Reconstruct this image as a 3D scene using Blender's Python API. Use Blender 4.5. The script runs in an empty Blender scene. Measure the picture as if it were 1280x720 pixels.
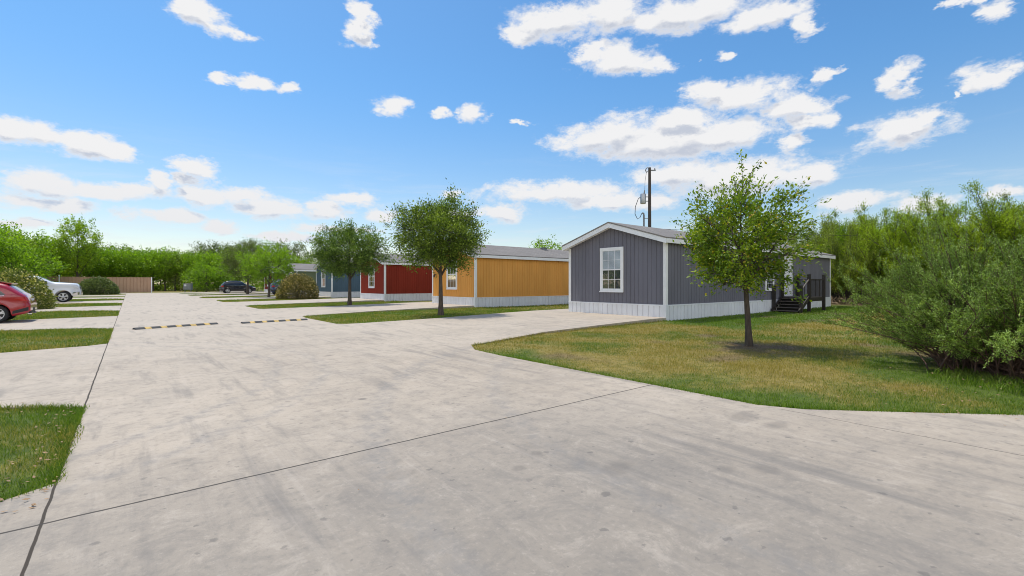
import bpy, math, random
import numpy as np
from mathutils import Vector, Matrix
R = math.radians
random.seed(7)
S = bpy.context.scene
COL = S.collection
F = 589.0; HY = 355.0; CH = 1.4
YAW = math.atan(478/589); SN, CS = math.sin(YAW), math.cos(YAW)
# world axes: +Y runs along the road, +X along the houses; camera stands at (0,0,CH)
def at(px, d):
    l = (px-640)/F*d
    return d*SN+l*CS, d*CS-l*SN
def x_at(px, Y):
    r = (px-640)/F
    return Y*(SN+r*CS)/(CS-r*SN)

# ------------------------------------------------------------------ helpers
def tag(o, label=None, cat=None, group=None, kind=None):
    if label: o['label'] = label
    if cat: o['category'] = cat
    if group: o['group'] = group
    if kind: o['kind'] = kind
    return o
def empty(name, loc, rz=0):
    o = bpy.data.objects.new(name, None); COL.objects.link(o)
    o.location = loc; o.rotation_euler = (0, 0, rz); o.empty_display_size = .2
    return o
def link(name, me, mat, parent=None, loc=None):
    if mat is not None: me.materials.append(mat)
    o = bpy.data.objects.new(name, me); COL.objects.link(o)
    if parent is not None: o.parent = parent
    if loc is not None: o.location = loc
    return o
def npmesh(name, V, Fc, smooth=False):
    """V (n,3) array, Fc (m,k) array of equal size faces"""
    me = bpy.data.meshes.new(name)
    V = np.asarray(V, np.float32); Fc = np.asarray(Fc, np.int32)
    m, k = Fc.shape
    me.vertices.add(len(V)); me.vertices.foreach_set('co', V.ravel())
    me.loops.add(m*k); me.loops.foreach_set('vertex_index', Fc.ravel())
    me.polygons.add(m); me.polygons.foreach_set('loop_start', np.arange(0, m*k, k, dtype=np.int32))
    if smooth: me.polygons.foreach_set('use_smooth', np.ones(m, bool))
    me.update(calc_edges=True)
    return me
class MB:
    def __init__(s): s.v = []; s.f = []; s.sm = []
    def add(s, vs, fs, smooth=False):
        b = len(s.v); s.v += [tuple(p) for p in vs]
        for f in fs: s.f.append(tuple(b+i for i in f)); s.sm.append(smooth)
        return s
    def box(s, x0, y0, z0, x1, y1, z1):
        v = [(x0,y0,z0),(x1,y0,z0),(x1,y1,z0),(x0,y1,z0),(x0,y0,z1),(x1,y0,z1),(x1,y1,z1),(x0,y1,z1)]
        return s.add(v, [(0,3,2,1),(4,5,6,7),(0,1,5,4),(1,2,6,5),(2,3,7,6),(3,0,4,7)])
    def bar(s, p, q, w, h, up=(0,0,1)):
        p = Vector(p); q = Vector(q); d = (q-p).normalized(); u = Vector(up)
        a = d.cross(u); a = a.normalized() if a.length > 1e-4 else Vector((1,0,0)); b = a.cross(d)
        v = []
        for c in (p, q):
            for sa, sb in ((-1,-1),(1,-1),(1,1),(-1,1)): v.append(c + a*sa*w/2 + b*sb*h/2)
        return s.add(v, [(0,1,2,3),(7,6,5,4),(0,4,5,1),(1,5,6,2),(2,6,7,3),(3,7,4,0)])
    def prism(s, poly, axis, a0, a1):
        """poly: list of 2D points; axis 'x': (y,z), 'y': (x,z), 'z': (x,y)"""
        n = len(poly); P = {'x': lambda p, a: (a, p[0], p[1]), 'y': lambda p, a: (p[0], a, p[1]), 'z': lambda p, a: (p[0], p[1], a)}[axis]
        v = [P(p, a0) for p in poly] + [P(p, a1) for p in poly]
        f = [tuple(range(n))[::-1], tuple(range(n, 2*n))] + [(i, (i+1) % n, n+(i+1) % n, n+i) for i in range(n)]
        return s.add(v, f)
    def tube(s, pts, rad, n=6, cap=True, smooth=True):
        pts = [Vector(p) for p in pts]; m = len(pts)
        if not hasattr(rad, '__len__'): rad = [rad]*m
        v = []; ref = None
        for i, p in enumerate(pts):
            d = (pts[min(i+1, m-1)] - pts[max(i-1, 0)])
            d = d.normalized() if d.length > 1e-9 else Vector((0,0,1))
            if ref is None:
                ref = d.cross(Vector((1,0,0)) if abs(d.x) < .8 else Vector((0,1,0))).normalized()
            a = (ref - d*ref.dot(d)); a = a.normalized() if a.length > 1e-6 else d.orthogonal().normalized()
            ref = a; b = d.cross(a)
            for k in range(n):
                t = 2*math.pi*k/n; v.append(p + (a*math.cos(t)+b*math.sin(t))*rad[i])
        f = [(i*n+k, i*n+(k+1) % n, (i+1)*n+(k+1) % n, (i+1)*n+k) for i in range(m-1) for k in range(n)]
        s.add(v, f, smooth)
        if cap:
            s.add(v[:n], [tuple(range(n))[::-1]]); s.add(v[-n:], [tuple(range(n))])
        return s
    def lathe_y(s, c, prof, n=24):
        """prof: (offset along y, radius); a ring body around the y axis through c"""
        v = []; m = len(prof)
        for (o, r) in prof:
            for k in range(n):
                t = 2*math.pi*k/n; v.append((c[0]+r*math.cos(t), c[1]+o, c[2]+r*math.sin(t)))
        f = [(i*n+k, i*n+(k+1) % n, (i+1)*n+(k+1) % n, (i+1)*n+k) for i in range(m-1) for k in range(n)]
        return s.add(v, f, True)
    def mesh(s, name):
        me = bpy.data.meshes.new(name); me.from_pydata(s.v, [], s.f); me.update()
        me.polygons.foreach_set('use_smooth', s.sm)
        return me
    def build(s, name, mat, parent=None, loc=None, recalc=False):
        me = s.mesh(name)
        if recalc:
            import bmesh
            b = bmesh.new(); b.from_mesh(me); bmesh.ops.recalc_face_normals(b, faces=b.faces); b.to_mesh(me); b.free()
        return link(name, me, mat, parent, loc)
def copy_tree(o, parent=None):
    c = o.copy(); COL.objects.link(c); c.parent = parent
    for ch in list(o.children): copy_tree(ch, c)
    return c

# ------------------------------------------------------------------ materials
class NT:
    def __init__(s, tree): s.t = tree; s.n = tree.nodes; s.l = tree.links
    def node(s, typ, **kw):
        x = s.n.new(typ)
        for k, v in kw.items(): setattr(x, k, v)
        return x
    def put(s, sock, v):
        if v is None: return
        if isinstance(v, bpy.types.NodeSocket): s.l.new(v, sock)
        else: sock.default_value = v
    def math(s, op, a, b=None, c=None, clamp=False):
        x = s.node('ShaderNodeMath', operation=op, use_clamp=clamp)
        for i, v in enumerate((a, b, c)): s.put(x.inputs[i], v)
        return x.outputs[0]
    def vmath(s, op, a, b=None, scale=None):
        x = s.node('ShaderNodeVectorMath', operation=op)
        s.put(x.inputs[0], a)
        if b is not None: s.put(x.inputs[1], b)
        if scale is not None: s.put(x.inputs['Scale'], scale)
        return x.outputs['Value'] if op in ('LENGTH', 'DOT_PRODUCT', 'DISTANCE') else x.outputs[0]
    def noise(s, vec, scale, detail=4, rough=.55, dist=0):
        x = s.node('ShaderNodeTexNoise'); s.put(x.inputs['Vector'], vec)
        x.inputs['Scale'].default_value = scale; x.inputs['Detail'].default_value = detail
        x.inputs['Roughness'].default_value = rough; x.inputs['Distortion'].default_value = dist
        return x
    def ramp(s, fac, lo, hi):
        x = s.node('ShaderNodeMapRange', interpolation_type='SMOOTHSTEP'); s.put(x.inputs[0], fac)
        x.inputs[1].default_value = lo; x.inputs[2].default_value = hi
        return x.outputs[0]
    def mix(s, fac, a, b, mode='MIX'):
        x = s.node('ShaderNodeMix', data_type='RGBA', blend_type=mode)
        s.put(x.inputs[0], fac)
        for i, v in ((6, a), (7, b)):
            if isinstance(v, (tuple, list)): v = (*v[:3], 1)
            s.put(x.inputs[i], v)
        return x.outputs[2]
    def mapping(s, vec, scale=(1,1,1), rot=(0,0,0), loc=(0,0,0)):
        x = s.node('ShaderNodeMapping'); s.put(x.inputs[0], vec)
        x.inputs[1].default_value = loc; x.inputs[2].default_value = rot; x.inputs[3].default_value = scale
        return x.outputs[0]
def newmat(name):
    m = bpy.data.materials.new(name); m.use_nodes = True; m.node_tree.nodes.clear()
    T = NT(m.node_tree); out = T.node('ShaderNodeOutputMaterial')
    return m, T, out
def pmat(name, col, rough=.6, var=.12, scale=3.0, bump=0, bscale=60, metal=0, spec=.5, coat=0, stretch=(1,1,1), col2=None):
    m, T, out = newmat(name)
    p = T.node('ShaderNodeBsdfPrincipled')
    tc = T.node('ShaderNodeTexCoord').outputs['Object']
    v = T.mapping(tc, stretch)
    n = T.noise(v, scale, 6, .6)
    c2 = col2 or tuple(x*(1-var) for x in col); c1 = tuple(min(1, x*(1+var)) for x in col)
    c = T.mix(T.ramp(n.outputs[0], .3, .7), c2, c1)
    T.put(p.inputs['Base Color'], c)
    p.inputs['Roughness'].default_value = rough; p.inputs['Metallic'].default_value = metal
    p.inputs['Specular IOR Level'].default_value = spec
    if coat: p.inputs['Coat Weight'].default_value = coat; p.inputs['Coat Roughness'].default_value = .04
    if bump:
        b = T.node('ShaderNodeBump'); b.inputs['Strength'].default_value = bump; b.inputs['Distance'].default_value = .01
        T.put(b.inputs['Height'], T.noise(v, bscale, 3).outputs[0]); T.put(p.inputs['Normal'], b.outputs[0])
    T.l.new(p.outputs[0], out.inputs[0])
    return m
def leafmat(name, dark, mid, light, trans=.35, nscale=1.2, rough=.55, tip=None):
    m, T, out = newmat(name)
    tc = T.node('ShaderNodeTexCoord').outputs['Object']
    n = T.noise(tc, nscale, 3, .6).outputs[0]
    ri = T.node('ShaderNodeNewGeometry').outputs['Random Per Island']
    oi = T.node('ShaderNodeObjectInfo').outputs['Random']
    a = T.math('ADD', T.math('MULTIPLY', ri, .62), T.math('MULTIPLY', T.ramp(n, .32, .68), .38))
    a = T.math('ADD', a, T.math('MULTIPLY', T.math('SUBTRACT', oi, .5), .18))
    c = T.mix(T.ramp(a, .08, .5), dark, mid)
    c = T.mix(T.ramp(a, .5, .95), c, light)
    if tip:
        r2 = T.math('FRACT', T.math('MULTIPLY', ri, 37.7))
        c = T.mix(T.ramp(r2, tip[1], tip[1]+.05), c, tip[0])
    c = T.mix(1, c, (1.78, 1.80, 1.2), 'MULTIPLY')
    p = T.node('ShaderNodeBsdfPrincipled'); T.put(p.inputs['Base Color'], c)
    p.inputs['Roughness'].default_value = rough; p.inputs['Specular IOR Level'].default_value = .35
    t = T.node('ShaderNodeBsdfTranslucent'); T.put(t.inputs[0], T.mix(1, c, (1.25, 1.35, .55), 'MULTIPLY'))
    mx = T.node('ShaderNodeMixShader'); mx.inputs[0].default_value = trans
    T.l.new(p.outputs[0], mx.inputs[1]); T.l.new(t.outputs[0], mx.inputs[2]); T.l.new(mx.outputs[0], out.inputs[0])
    return m
def glassmat(name, tint=(.9,.95,1), rough=.02):
    m, T, out = newmat(name)
    tr = T.node('ShaderNodeBsdfTransparent'); tr.inputs[0].default_value = (*tint, 1)
    gl = T.node('ShaderNodeBsdfGlossy'); gl.inputs[1].default_value = rough
    fr = T.node('ShaderNodeFresnel'); fr.inputs[0].default_value = 1.5
    mx = T.node('ShaderNodeMixShader'); T.l.new(T.math('ADD', fr.outputs[0], .03), mx.inputs[0])
    T.l.new(tr.outputs[0], mx.inputs[1]); T.l.new(gl.outputs[0], mx.inputs[2]); T.l.new(mx.outputs[0], out.inputs[0])
    return m

M = {}
M['white'] = pmat('white_trim_paint', (.80,.80,.80), .5, .04, 2)
M['skirt'] = pmat('white_vinyl', (.74,.75,.78), .45, .06, 1.6, stretch=(1,1,.6))
M['shingle'] = None
M['bark'] = pmat('bark', (.085,.066,.052), .9, .35, 14, .8, 40, stretch=(1,1,.25))
M['barkpale'] = pmat('pale_bark', (.20,.17,.14), .9, .3, 10, .6, 40, stretch=(1,1,.25))
M['twigred'] = pmat('reddish_stems', (.13,.075,.055), .85, .35, 5)
M['darkwood'] = pmat('dark_stained_wood', (.022,.017,.015), .55, .3, 6, .2, 30, stretch=(1,1,.3))
M['tread'] = pmat('worn_dark_tread', (.10,.085,.075), .6, .3, 8, .3, 30)
M['steel'] = pmat('galvanised_steel', (.42,.43,.44), .4, .1, 5, metal=.7)
M['greymetal'] = pmat('grey_painted_metal', (.20,.21,.22), .5, .12, 3)
M['polewood'] = pmat('creosoted_pole', (.075,.06,.05), .85, .3, 5, .5, 40, stretch=(1,1,.1))
M['black'] = pmat('black_plastic', (.02,.02,.021), .5, .2, 4)
M['tyre'] = pmat('tyre_rubber', (.018,.018,.018), .8, .2, 12)
M['rim'] = pmat('alloy_rim', (.52,.53,.54), .28, .06, 6, metal=.75)
M['rubber'] = pmat('black_rubber', (.028,.029,.031), .75, .3, 8)
M['yellow'] = pmat('yellow_marking', (.50,.34,.10), .65, .25, 9)
M['red_paint'] = pmat('red_car_paint', (.33,.005,.014), .25, .03, 1, coat=1)
M['silver_paint'] = pmat('white_car_paint', (.66,.68,.72), .3, .03, 1, coat=.8)
M['black_paint'] = pmat('black_car_paint', (.012,.012,.018), .22, .03, 1, coat=1)
M['blue_paint'] = pmat('navy_car_paint', (.02,.045,.12), .25, .03, 1, coat=1)
M['carglass'] = pmat('dark_car_glass', (.018,.022,.027), .04, .1, 1, spec=.9)
M['shield'] = pmat('windscreen_glass', (.10,.13,.16), .05, .1, 1, spec=1)
M['redlamp'] = pmat('red_lamp_lens', (.45,.012,.015), .15, .2, 8, coat=.6)
M['clearlamp'] = pmat('clear_lamp_lens', (.62,.64,.66), .12, .2, 14, coat=.6)
M['chrome'] = pmat('chrome', (.75,.76,.78), .12, .04, 3, metal=1)
M['plate'] = pmat('plate_white', (.62,.63,.66), .4, .05, 3)
M['blind'] = pmat('white_blinds', (.72,.73,.74), .6, .03, 2)
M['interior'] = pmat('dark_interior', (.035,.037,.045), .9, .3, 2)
M['pane'] = glassmat('window_glass')
M['door'] = pmat('white_door', (.74,.75,.77), .4, .03, 2)
M['brownfence'] = pmat('tan_fence_metal', (.42,.265,.17), .6, .10, 1.2, stretch=(1,1,.3))
M['cable'] = pmat('black_cable', (.03,.03,.03), .6, .1, 3)
M['deadleaf'] = pmat('dead_leaf', (.30,.19,.10), .8, .4, 30)
def shingle():
    m, T, out = newmat('asphalt_shingles')
    tc = T.node('ShaderNodeTexCoord').outputs['Object']
    br = T.node('ShaderNodeTexBrick'); T.put(br.inputs['Vector'], T.mapping(tc, (1,1,1)))
    br.inputs['Color1'].default_value = (.17,.155,.145,1); br.inputs['Color2'].default_value = (.235,.215,.20,1); br.inputs['Mortar'].default_value = (.10,.09,.085,1)
    br.inputs['Scale'].default_value = 1; br.inputs['Brick Width'].default_value = .3; br.inputs['Row Height'].default_value = .14; br.inputs['Mortar Size'].default_value = .008
    n = T.noise(tc, 1.2, 4); n2 = T.noise(tc, 90, 2)
    c = T.mix(.35, br.outputs[0], T.mix(T.ramp(n.outputs[0], .3, .7), (.15,.135,.125), (.26,.24,.22)))
    c = T.mix(.25, c, T.mix(n2.outputs[0], (.1,.09,.085), (.33,.31,.29)))
    p = T.node('ShaderNodeBsdfPrincipled'); T.put(p.inputs['Base Color'], c); p.inputs['Roughness'].default_value = .92
    b = T.node('ShaderNodeBump'); b.inputs['Strength'].default_value = .6; b.inputs['Distance'].default_value = .01
    T.put(b.inputs['Height'], br.outputs[1]); b.invert = True; T.put(p.inputs['Normal'], b.outputs[0])
    T.l.new(p.outputs[0], out.inputs[0]); return m
M['shingle'] = shingle()
def siding(name, c): return pmat(name, c, .7, .08, 1.3, .25, 70, spec=.12, stretch=(1,1,.25))

def concrete():
    m, T, out = newmat('broom_finished_concrete')
    geo = T.node('ShaderNodeNewGeometry').outputs['Position']
    sx = T.node('ShaderNodeSeparateXYZ'); T.put(sx.inputs[0], geo); X, Y = sx.outputs[0], sx.outputs[1]
    n1 = T.noise(geo, .22, 5, .6, .4).outputs[0]
    n2 = T.noise(geo, 1.1, 6, .65, .6).outputs[0]
    n3 = T.noise(geo, 7, 5, .7).outputs[0]
    n4 = T.noise(geo, 120, 2, .6).outputs[0]
    c = T.mix(T.ramp(n1, .3, .7), (.400,.334,.262), (.490,.414,.330))
    c = T.mix(T.math('MULTIPLY', T.ramp(n2, .48, .70), .30), c, (.225,.205,.182))
    c = T.mix(T.math('MULTIPLY', T.ramp(n2, .48, .30), .40), c, (.53,.44,.345))
    c = T.mix(T.math('MULTIPLY', T.ramp(n3, .48, .68), .4), c, (.19,.172,.152))
    # pours: the slab nearest the camera is greyer, those further off paler
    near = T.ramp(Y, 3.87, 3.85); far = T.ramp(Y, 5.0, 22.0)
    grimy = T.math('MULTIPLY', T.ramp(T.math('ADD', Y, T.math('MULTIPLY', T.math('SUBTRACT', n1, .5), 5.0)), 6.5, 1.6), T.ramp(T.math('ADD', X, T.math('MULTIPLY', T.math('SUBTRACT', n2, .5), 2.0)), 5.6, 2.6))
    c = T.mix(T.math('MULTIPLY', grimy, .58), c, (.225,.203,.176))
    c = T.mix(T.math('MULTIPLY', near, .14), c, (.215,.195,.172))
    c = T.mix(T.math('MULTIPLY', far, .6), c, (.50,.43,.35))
    # fine dirt caught in the surface, and cloudy water marks
    n5 = T.noise(geo, 26, 6, .75).outputs[0]; n6 = T.noise(geo, 2.6, 8, .78, .8).outputs[0]
    c = T.mix(T.math('MULTIPLY', T.ramp(n6, .50, .62), T.math('MULTIPLY_ADD', grimy, .26, .16)), c, (.20,.182,.162))
    c = T.mix(T.math('MULTIPLY', T.ramp(n6, .48, .36), .26), c, (.54,.465,.385))
    c = T.mix(T.math('MULTIPLY', T.ramp(n5, .52, .66), T.math('MULTIPLY_ADD', grimy, .22, .20)), c, (.20,.182,.162))
    c = T.mix(T.math('MULTIPLY', T.ramp(n5, .46, .32), .22), c, (.56,.49,.41))
    # named stains: two dried puddles and a mat mark
    for ex, ey, ra, rb, am in ((5.02,2.34,.24,.13,.5),(4.95,1.98,.17,.10,.5),(2.92,2.28,.16,.11,.55),(2.2,5.6,.05,.05,.8),(3.0,9.4,.10,.06,.6),(3.75,1.55,.12,.09,.45),(3.5,1.75,.09,.07,.4),(1.55,3.2,.12,.07,.35),(2.3,2.75,.06,.05,.5),(2.62,2.9,.05,.05,.5)):
        u1 = T.math('DIVIDE', T.math('SUBTRACT', X, ex), ra); v1 = T.math('DIVIDE', T.math('SUBTRACT', Y, ey), rb)
        dd = T.math('ADD', T.math('SQRT', T.math('ADD', T.math('MULTIPLY', u1, u1), T.math('MULTIPLY', v1, v1))), T.math('MULTIPLY', T.math('SUBTRACT', n6, .5), 3.2))
        c = T.mix(T.math('MULTIPLY', T.ramp(dd, 1.25, .5), am*.9), c, (.16,.143,.125))
    # tyre scuffs and broom streaks
    for rot, sc, lo, hi, amt, col in ((R(4), (3.2,.4,1), 0.53, .66, .40, (.17,.158,.145)), (R(-38), (3.6,.5,1), .54, .68, .32, (.17,.158,.145)),
                                      (R(62), (4.4,.6,1), .54, .68, .28, (.18,.165,.15)), (R(-72), (9,.5,1), .55, .75, .14, (.58,.51,.44)), (R(1), (14,.35,1), .54, .75, .14, (.56,.49,.42))):
        v = T.mapping(geo, sc, (0,0,rot)); s_ = T.noise(v, 1.0, 5, .62, .25).outputs[0]
        gate = T.ramp(T.noise(T.mapping(geo, (1,1,1), (0,0,rot)), .33, 2).outputs[0], 0.40, .54)
        c = T.mix(T.math('MULTIPLY', T.math('MULTIPLY', T.ramp(s_, lo, hi), gate), amt), c, col)
    # curved skid marks: arcs turning into the drives
    for cx, cy, rad, w, a in ((9.5,1.2,8.3,.13,.28),(9.5,1.2,6.9,.11,.25),(-3.2,9.6,5.2,.09,.3),(-3.2,9.6,5.9,.1,.26)):
        dd = T.math('SQRT', T.math('ADD', T.math('POWER', T.math('SUBTRACT', X, cx), 2.0), T.math('POWER', T.math('SUBTRACT', Y, cy), 2.0)))
        wob = T.math('MULTIPLY', T.math('SUBTRACT', n2, .5), .3)
        k = T.ramp(T.math('ABSOLUTE', T.math('ADD', T.math('SUBTRACT', dd, rad), wob)), w*1.6, w*.3)
        c = T.mix(T.math('MULTIPLY', T.math('MULTIPLY', k, T.ramp(n3, .35, .6)), a), c, (.22,.215,.21))
    # oil spots
    for scale, r0, amt in ((1.9,.085,.6),(4.2,.13,.55),(8.5,.15,.5),(.7,.05,.5)):
        vo = T.node('ShaderNodeTexVoronoi'); T.put(vo.inputs['Vector'], T.vmath('ADD', geo, T.vmath('SCALE', T.noise(geo, 14, 4, .7).outputs[1], scale=.09)))
        vo.inputs['Scale'].default_value = scale
        sc = T.node('ShaderNodeSeparateColor'); T.put(sc.inputs[0], vo.outputs['Color'])
        k = T.math('MULTIPLY', T.ramp(vo.outputs['Distance'], r0, r0*.55), T.ramp(sc.outputs[0], .25, .6))
        c = T.mix(T.math('MULTIPLY', T.math('MULTIPLY', k, T.ramp(Y, 11, 2)), amt), c, (.13,.118,.108))
    c = T.mix(T.math('MULTIPLY', T.ramp(n4, .5, .8), .18), c, (.23,.22,.215))
    # joints sawn into the slab
    wob = T.math('MULTIPLY', T.math('SUBTRACT', T.noise(geo, 3, 3).outputs[0], .5), .02)
    def line(expr, w, amt, col=(.055,.047,.04)):
        nonlocal c
        e = T.math('ABSOLUTE', T.math('ADD', expr, wob))
        c = T.mix(T.math('MULTIPLY', T.ramp(e, w*1.25, w*.7), amt), c, col)
    line(T.math('SUBTRACT', X, -.4), .0085, .96, (.045,.034,.024))
    line(T.math('ADD', T.math('SUBTRACT', X, 5.66), T.math('MULTIPLY', T.ramp(Y, 2.2, 2.4), 50)), .007, .75)
    onroad = T.math('ADD', T.math('MULTIPLY', T.ramp(X, 5.7, 5.8), 50), 0)
    line(T.math('ADD', T.math('SUBTRACT', Y, 3.86), onroad), .0105, .93)
    line(T.math('ADD', T.math('SUBTRACT', T.math('SUBTRACT', Y, 8.45), T.math('MULTIPLY', X, .16)), onroad), .010, .6, (.19,.17,.15))
    for yj in (15.6, 22.4, 35, 48, 61, 74):
        line(T.math('ADD', T.math('SUBTRACT', Y, yj), onroad), .016, .35, (.2,.185,.17))
    p = T.node('ShaderNodeBsdfPrincipled'); T.put(p.inputs['Base Color'], c)
    p.inputs['Roughness'].default_value = .82; p.inputs['Specular IOR Level'].default_value = .3
    b = T.node('ShaderNodeBump'); b.inputs['Strength'].default_value = .25; b.inputs['Distance'].default_value = .004
    T.put(b.inputs['Height'], T.noise(T.mapping(geo, (1,.25,1), (0,0,R(80))), 90, 3).outputs[0]); T.put(p.inputs['Normal'], b.outputs[0])
    T.l.new(p.outputs[0], out.inputs[0]); return m
M['concrete'] = concrete()

def turfmat(name, blade):
    m, T, out = newmat(name)
    geo = T.node('ShaderNodeNewGeometry')
    pos = geo.outputs['Position']
    dry = T.node('ShaderNodeAttribute', attribute_name='dry').outputs['Fac']
    dirt = T.node('ShaderNodeAttribute', attribute_name='dirt').outputs['Fac']
    n1 = T.noise(pos, .8, 5, .65, .3).outputs[0]; n2 = T.noise(pos, 5.5, 4, .65).outputs[0]
    if blade:
        r = geo.outputs['Random Per Island']
        g = T.mix(r, (.075,.145,.012), (.19,.29,.026)); g = T.mix(T.ramp(n2, .5, .8), g, (.125,.22,.018))
        d = T.mix(r, (.24,.195,.042), (.44,.35,.095))
        f = T.math('ADD', T.math('MULTIPLY', T.math('SUBTRACT', r, .5), .55), T.math('ADD', dry, T.math('MULTIPLY', T.math('SUBTRACT', n1, .5), .9)))
    else:
        g = T.mix(T.ramp(n2, .3, .7), (.065,.10,.014), (.12,.165,.026))
        d = T.mix(T.ramp(n2, .3, .7), (.20,.16,.04), (.32,.25,.075))
        f = T.math('ADD', dry, T.math('ADD', T.math('MULTIPLY', T.math('SUBTRACT', n1, .5), .9), T.math('MULTIPLY', T.math('SUBTRACT', n2, .5), .5)))
    c = T.mix(T.ramp(f, .2, .8), g, d)
    c = T.mix(T.math('MULTIPLY', dirt, .9), c, (.13,.085,.055) if blade else T.mix(n2, (.11,.065,.036), (.20,.13,.08)))
    p = T.node('ShaderNodeBsdfPrincipled'); T.put(p.inputs['Base Color'], c); p.inputs['Roughness'].default_value = .8 if not blade else .6
    p.inputs['Specular IOR Level'].default_value = .25
    if blade:
        t = T.node('ShaderNodeBsdfTranslucent'); T.put(t.inputs[0], T.mix(1, c, (1.2,1.3,.6), 'MULTIPLY'))
        mx = T.node('ShaderNodeMixShader'); mx.inputs[0].default_value = .35
        T.l.new(p.outputs[0], mx.inputs[1]); T.l.new(t.outputs[0], mx.inputs[2]); T.l.new(mx.outputs[0], out.inputs[0])
    else:
        b = T.node('ShaderNodeBump'); b.inputs['Strength'].default_value = .9; b.inputs['Distance'].default_value = .04
        T.put(b.inputs['Height'], T.noise(pos, 22, 4, .7).outputs[0]); T.put(p.inputs['Normal'], b.outputs[0])
        T.l.new(p.outputs[0], out.inputs[0])
    return m
M['turf'] = turfmat('turf_soil', False); M['blade'] = turfmat('grass_blades', True)

# ------------------------------------------------------------------ layout
P = 12.85
ROAD = [(-.4,-25),(5.65,-25),(5.65,94),(-.4,94)]
def drive_right(y0):      # y0: offset of the plot from the first (grey) house
    return [(5.65,7.3+y0),(5.72,8.3+y0),(6.1,8.98+y0),(9.2,9.85+y0),(12.5,10.12+y0),(15.98,10.30+y0),(16.6,10.6+y0),(16.6,15.2+y0),(20,15.6+y0),(20,17.4+y0),(13.5,16.95+y0),(9.6,16.5+y0),(5.9,16.5+y0),(5.65,16.75+y0)]
DR = [drive_right(0)] + [[(x, y+P*k+.1) for x, y in drive_right(0)] for k in range(1, 7)]
APR = [(5.65,2.45),(5.86,2.02),(6.18,1.70),(6.67,1.20),(7.37,.52),(8.5,-.35),(10,-1.0),(24,-1.4),(24,-9),(5.65,-9)]
DL = [[(-.4,4.6),(-.66,4.42),(-1.3,3.95),(-3.0,3.4),(-14,3.0),(-14,-8),(-.4,-8)],
      [(-.4,7.25),(-1.2,7.85),(-3,8.1),(-16,8.3),(-16,13.9),(-2,14.0),(-.7,14.35),(-.4,14.6)]]
for k in range(7):
    y0 = 19.6+P*k
    DL.append([(-.4,y0-.3),(-.9,y0+.5),(-3,y0+1.1),(-18,y0+1.2),(-18,y0+6.7),(-3,y0+6.75),(-.4,y0+7.3)])
POLYS = [ROAD, APR] + DR + DL
def inside(poly, x, y):
    r = np.zeros(x.shape, bool); n = len(poly); j = n-1
    for i in range(n):
        xi, yi = poly[i]; xj, yj = poly[j]
        if yi != yj:
            r ^= ((yi > y) != (yj > y)) & (x < (xj-xi)*(y-yi)/(yj-yi)+xi)
        j = i
    return r
HOUSES_Y = [10.33+P*k for k in range(6)]; HX = 16.0; HL = 18.0; HW = 5.12
def is_grass(x, y, pad=0):
    c = np.zeros(x.shape, bool)
    for p in POLYS: c |= inside(p, x, y)
    for hy in HOUSES_Y: c |= (x > HX) & (x < HX+HL) & (y > hy) & (y < hy+HW)
    return ~c
def vnoise(x, y, seed=0):
    """cheap smooth noise 0..1"""
    r = np.random.default_rng(seed); t = r.random((64, 64))
    xi = np.floor(x).astype(int); yi = np.floor(y).astype(int); fx = x-xi; fy = y-yi
    fx = fx*fx*(3-2*fx); fy = fy*fy*(3-2*fy)
    g = lambda a, b: t[a % 64, b % 64]
    return (g(xi,yi)*(1-fx)+g(xi+1,yi)*fx)*(1-fy)+(g(xi,yi+1)*(1-fx)+g(xi+1,yi+1)*fx)*fy
def seg_dist(x, y, pts):
    d = np.full(x.shape, 1e9)
    for (ax, ay), (bx, by) in zip(pts[:-1], pts[1:]):
        t = np.clip(((x-ax)*(bx-ax)+(y-ay)*(by-ay))/((bx-ax)**2+(by-ay)**2), 0, 1)
        d = np.minimum(d, np.hypot(x-ax-t*(bx-ax), y-ay-t*(by-ay)))
    return d
T1 = (10.93, 4.92); BB = (11.25, .55)
EDGE = [(5.65,7.3),(5.65,2.45),(6.18,1.70),(7.37,.52),(8.5,-.35),(10,-1.0)]
def dryness(x, y):
    n = vnoise(x*.7, y*.7, 3); n2 = vnoise(x*2.1+9, y*2.1, 4)
    d = np.full(x.shape, .40)
    right = (x > 5.4) & (y < 11)
    d = np.where(right, .64+(vnoise(x*1.3+4, y*1.3, 71)-.5)*.5, d)
    ed = seg_dist(x, y, EDGE)
    d = np.where(right, d-.42*np.clip(1-ed/1.3, 0, 1), d)
    hs = np.clip((y-6.2)/1.6, 0, 1)*np.clip((x-14)/4, 0, 1)*np.clip((39-x)/3, 0, 1)
    d = np.where(right, d-1.0*hs, d)
    bb = np.clip(1-(np.hypot(x-BB[0]+.5, y-BB[1]+.2)-1.7)/1.0, 0, 1)*(y < 2.6)
    d = np.where(right, d-.6*bb, d)
    d = np.where((x < 0) & (y < 8), .26+(vnoise(x*1.7+2, y*1.7, 61)-.5)*.7, d); d = np.where((x < 0) & (y > 8), .38, d)
    d = np.where(x > 36, .75, d); d = np.where(y > 94, .7, d)
    return d+(n-.5)*.35+(n2-.5)*.25
def dirtness(x, y):
    n = vnoise(x*3, y*3, 8)
    a = np.clip(1.25-np.hypot((x-T1[0]-.1)*.8, y-T1[1]+.15)/.85+(n-.5)*1.1, 0, 1)
    b = np.clip(1.2-np.hypot((x-BB[0]), (y-BB[1]))/1.5+(n-.5)*.5, 0, 1)
    c = np.clip((x-34.8)/1.0, 0, 1)*.8*(y < 14)*(y > -30)
    e = np.clip((vnoise(x*.9+5, y*.9, 12)-.72)*4, 0, .7)*((x > 6) & (y < 9.5))
    return np.clip(np.maximum.reduce([a, b, c, e]), 0, 1)

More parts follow.
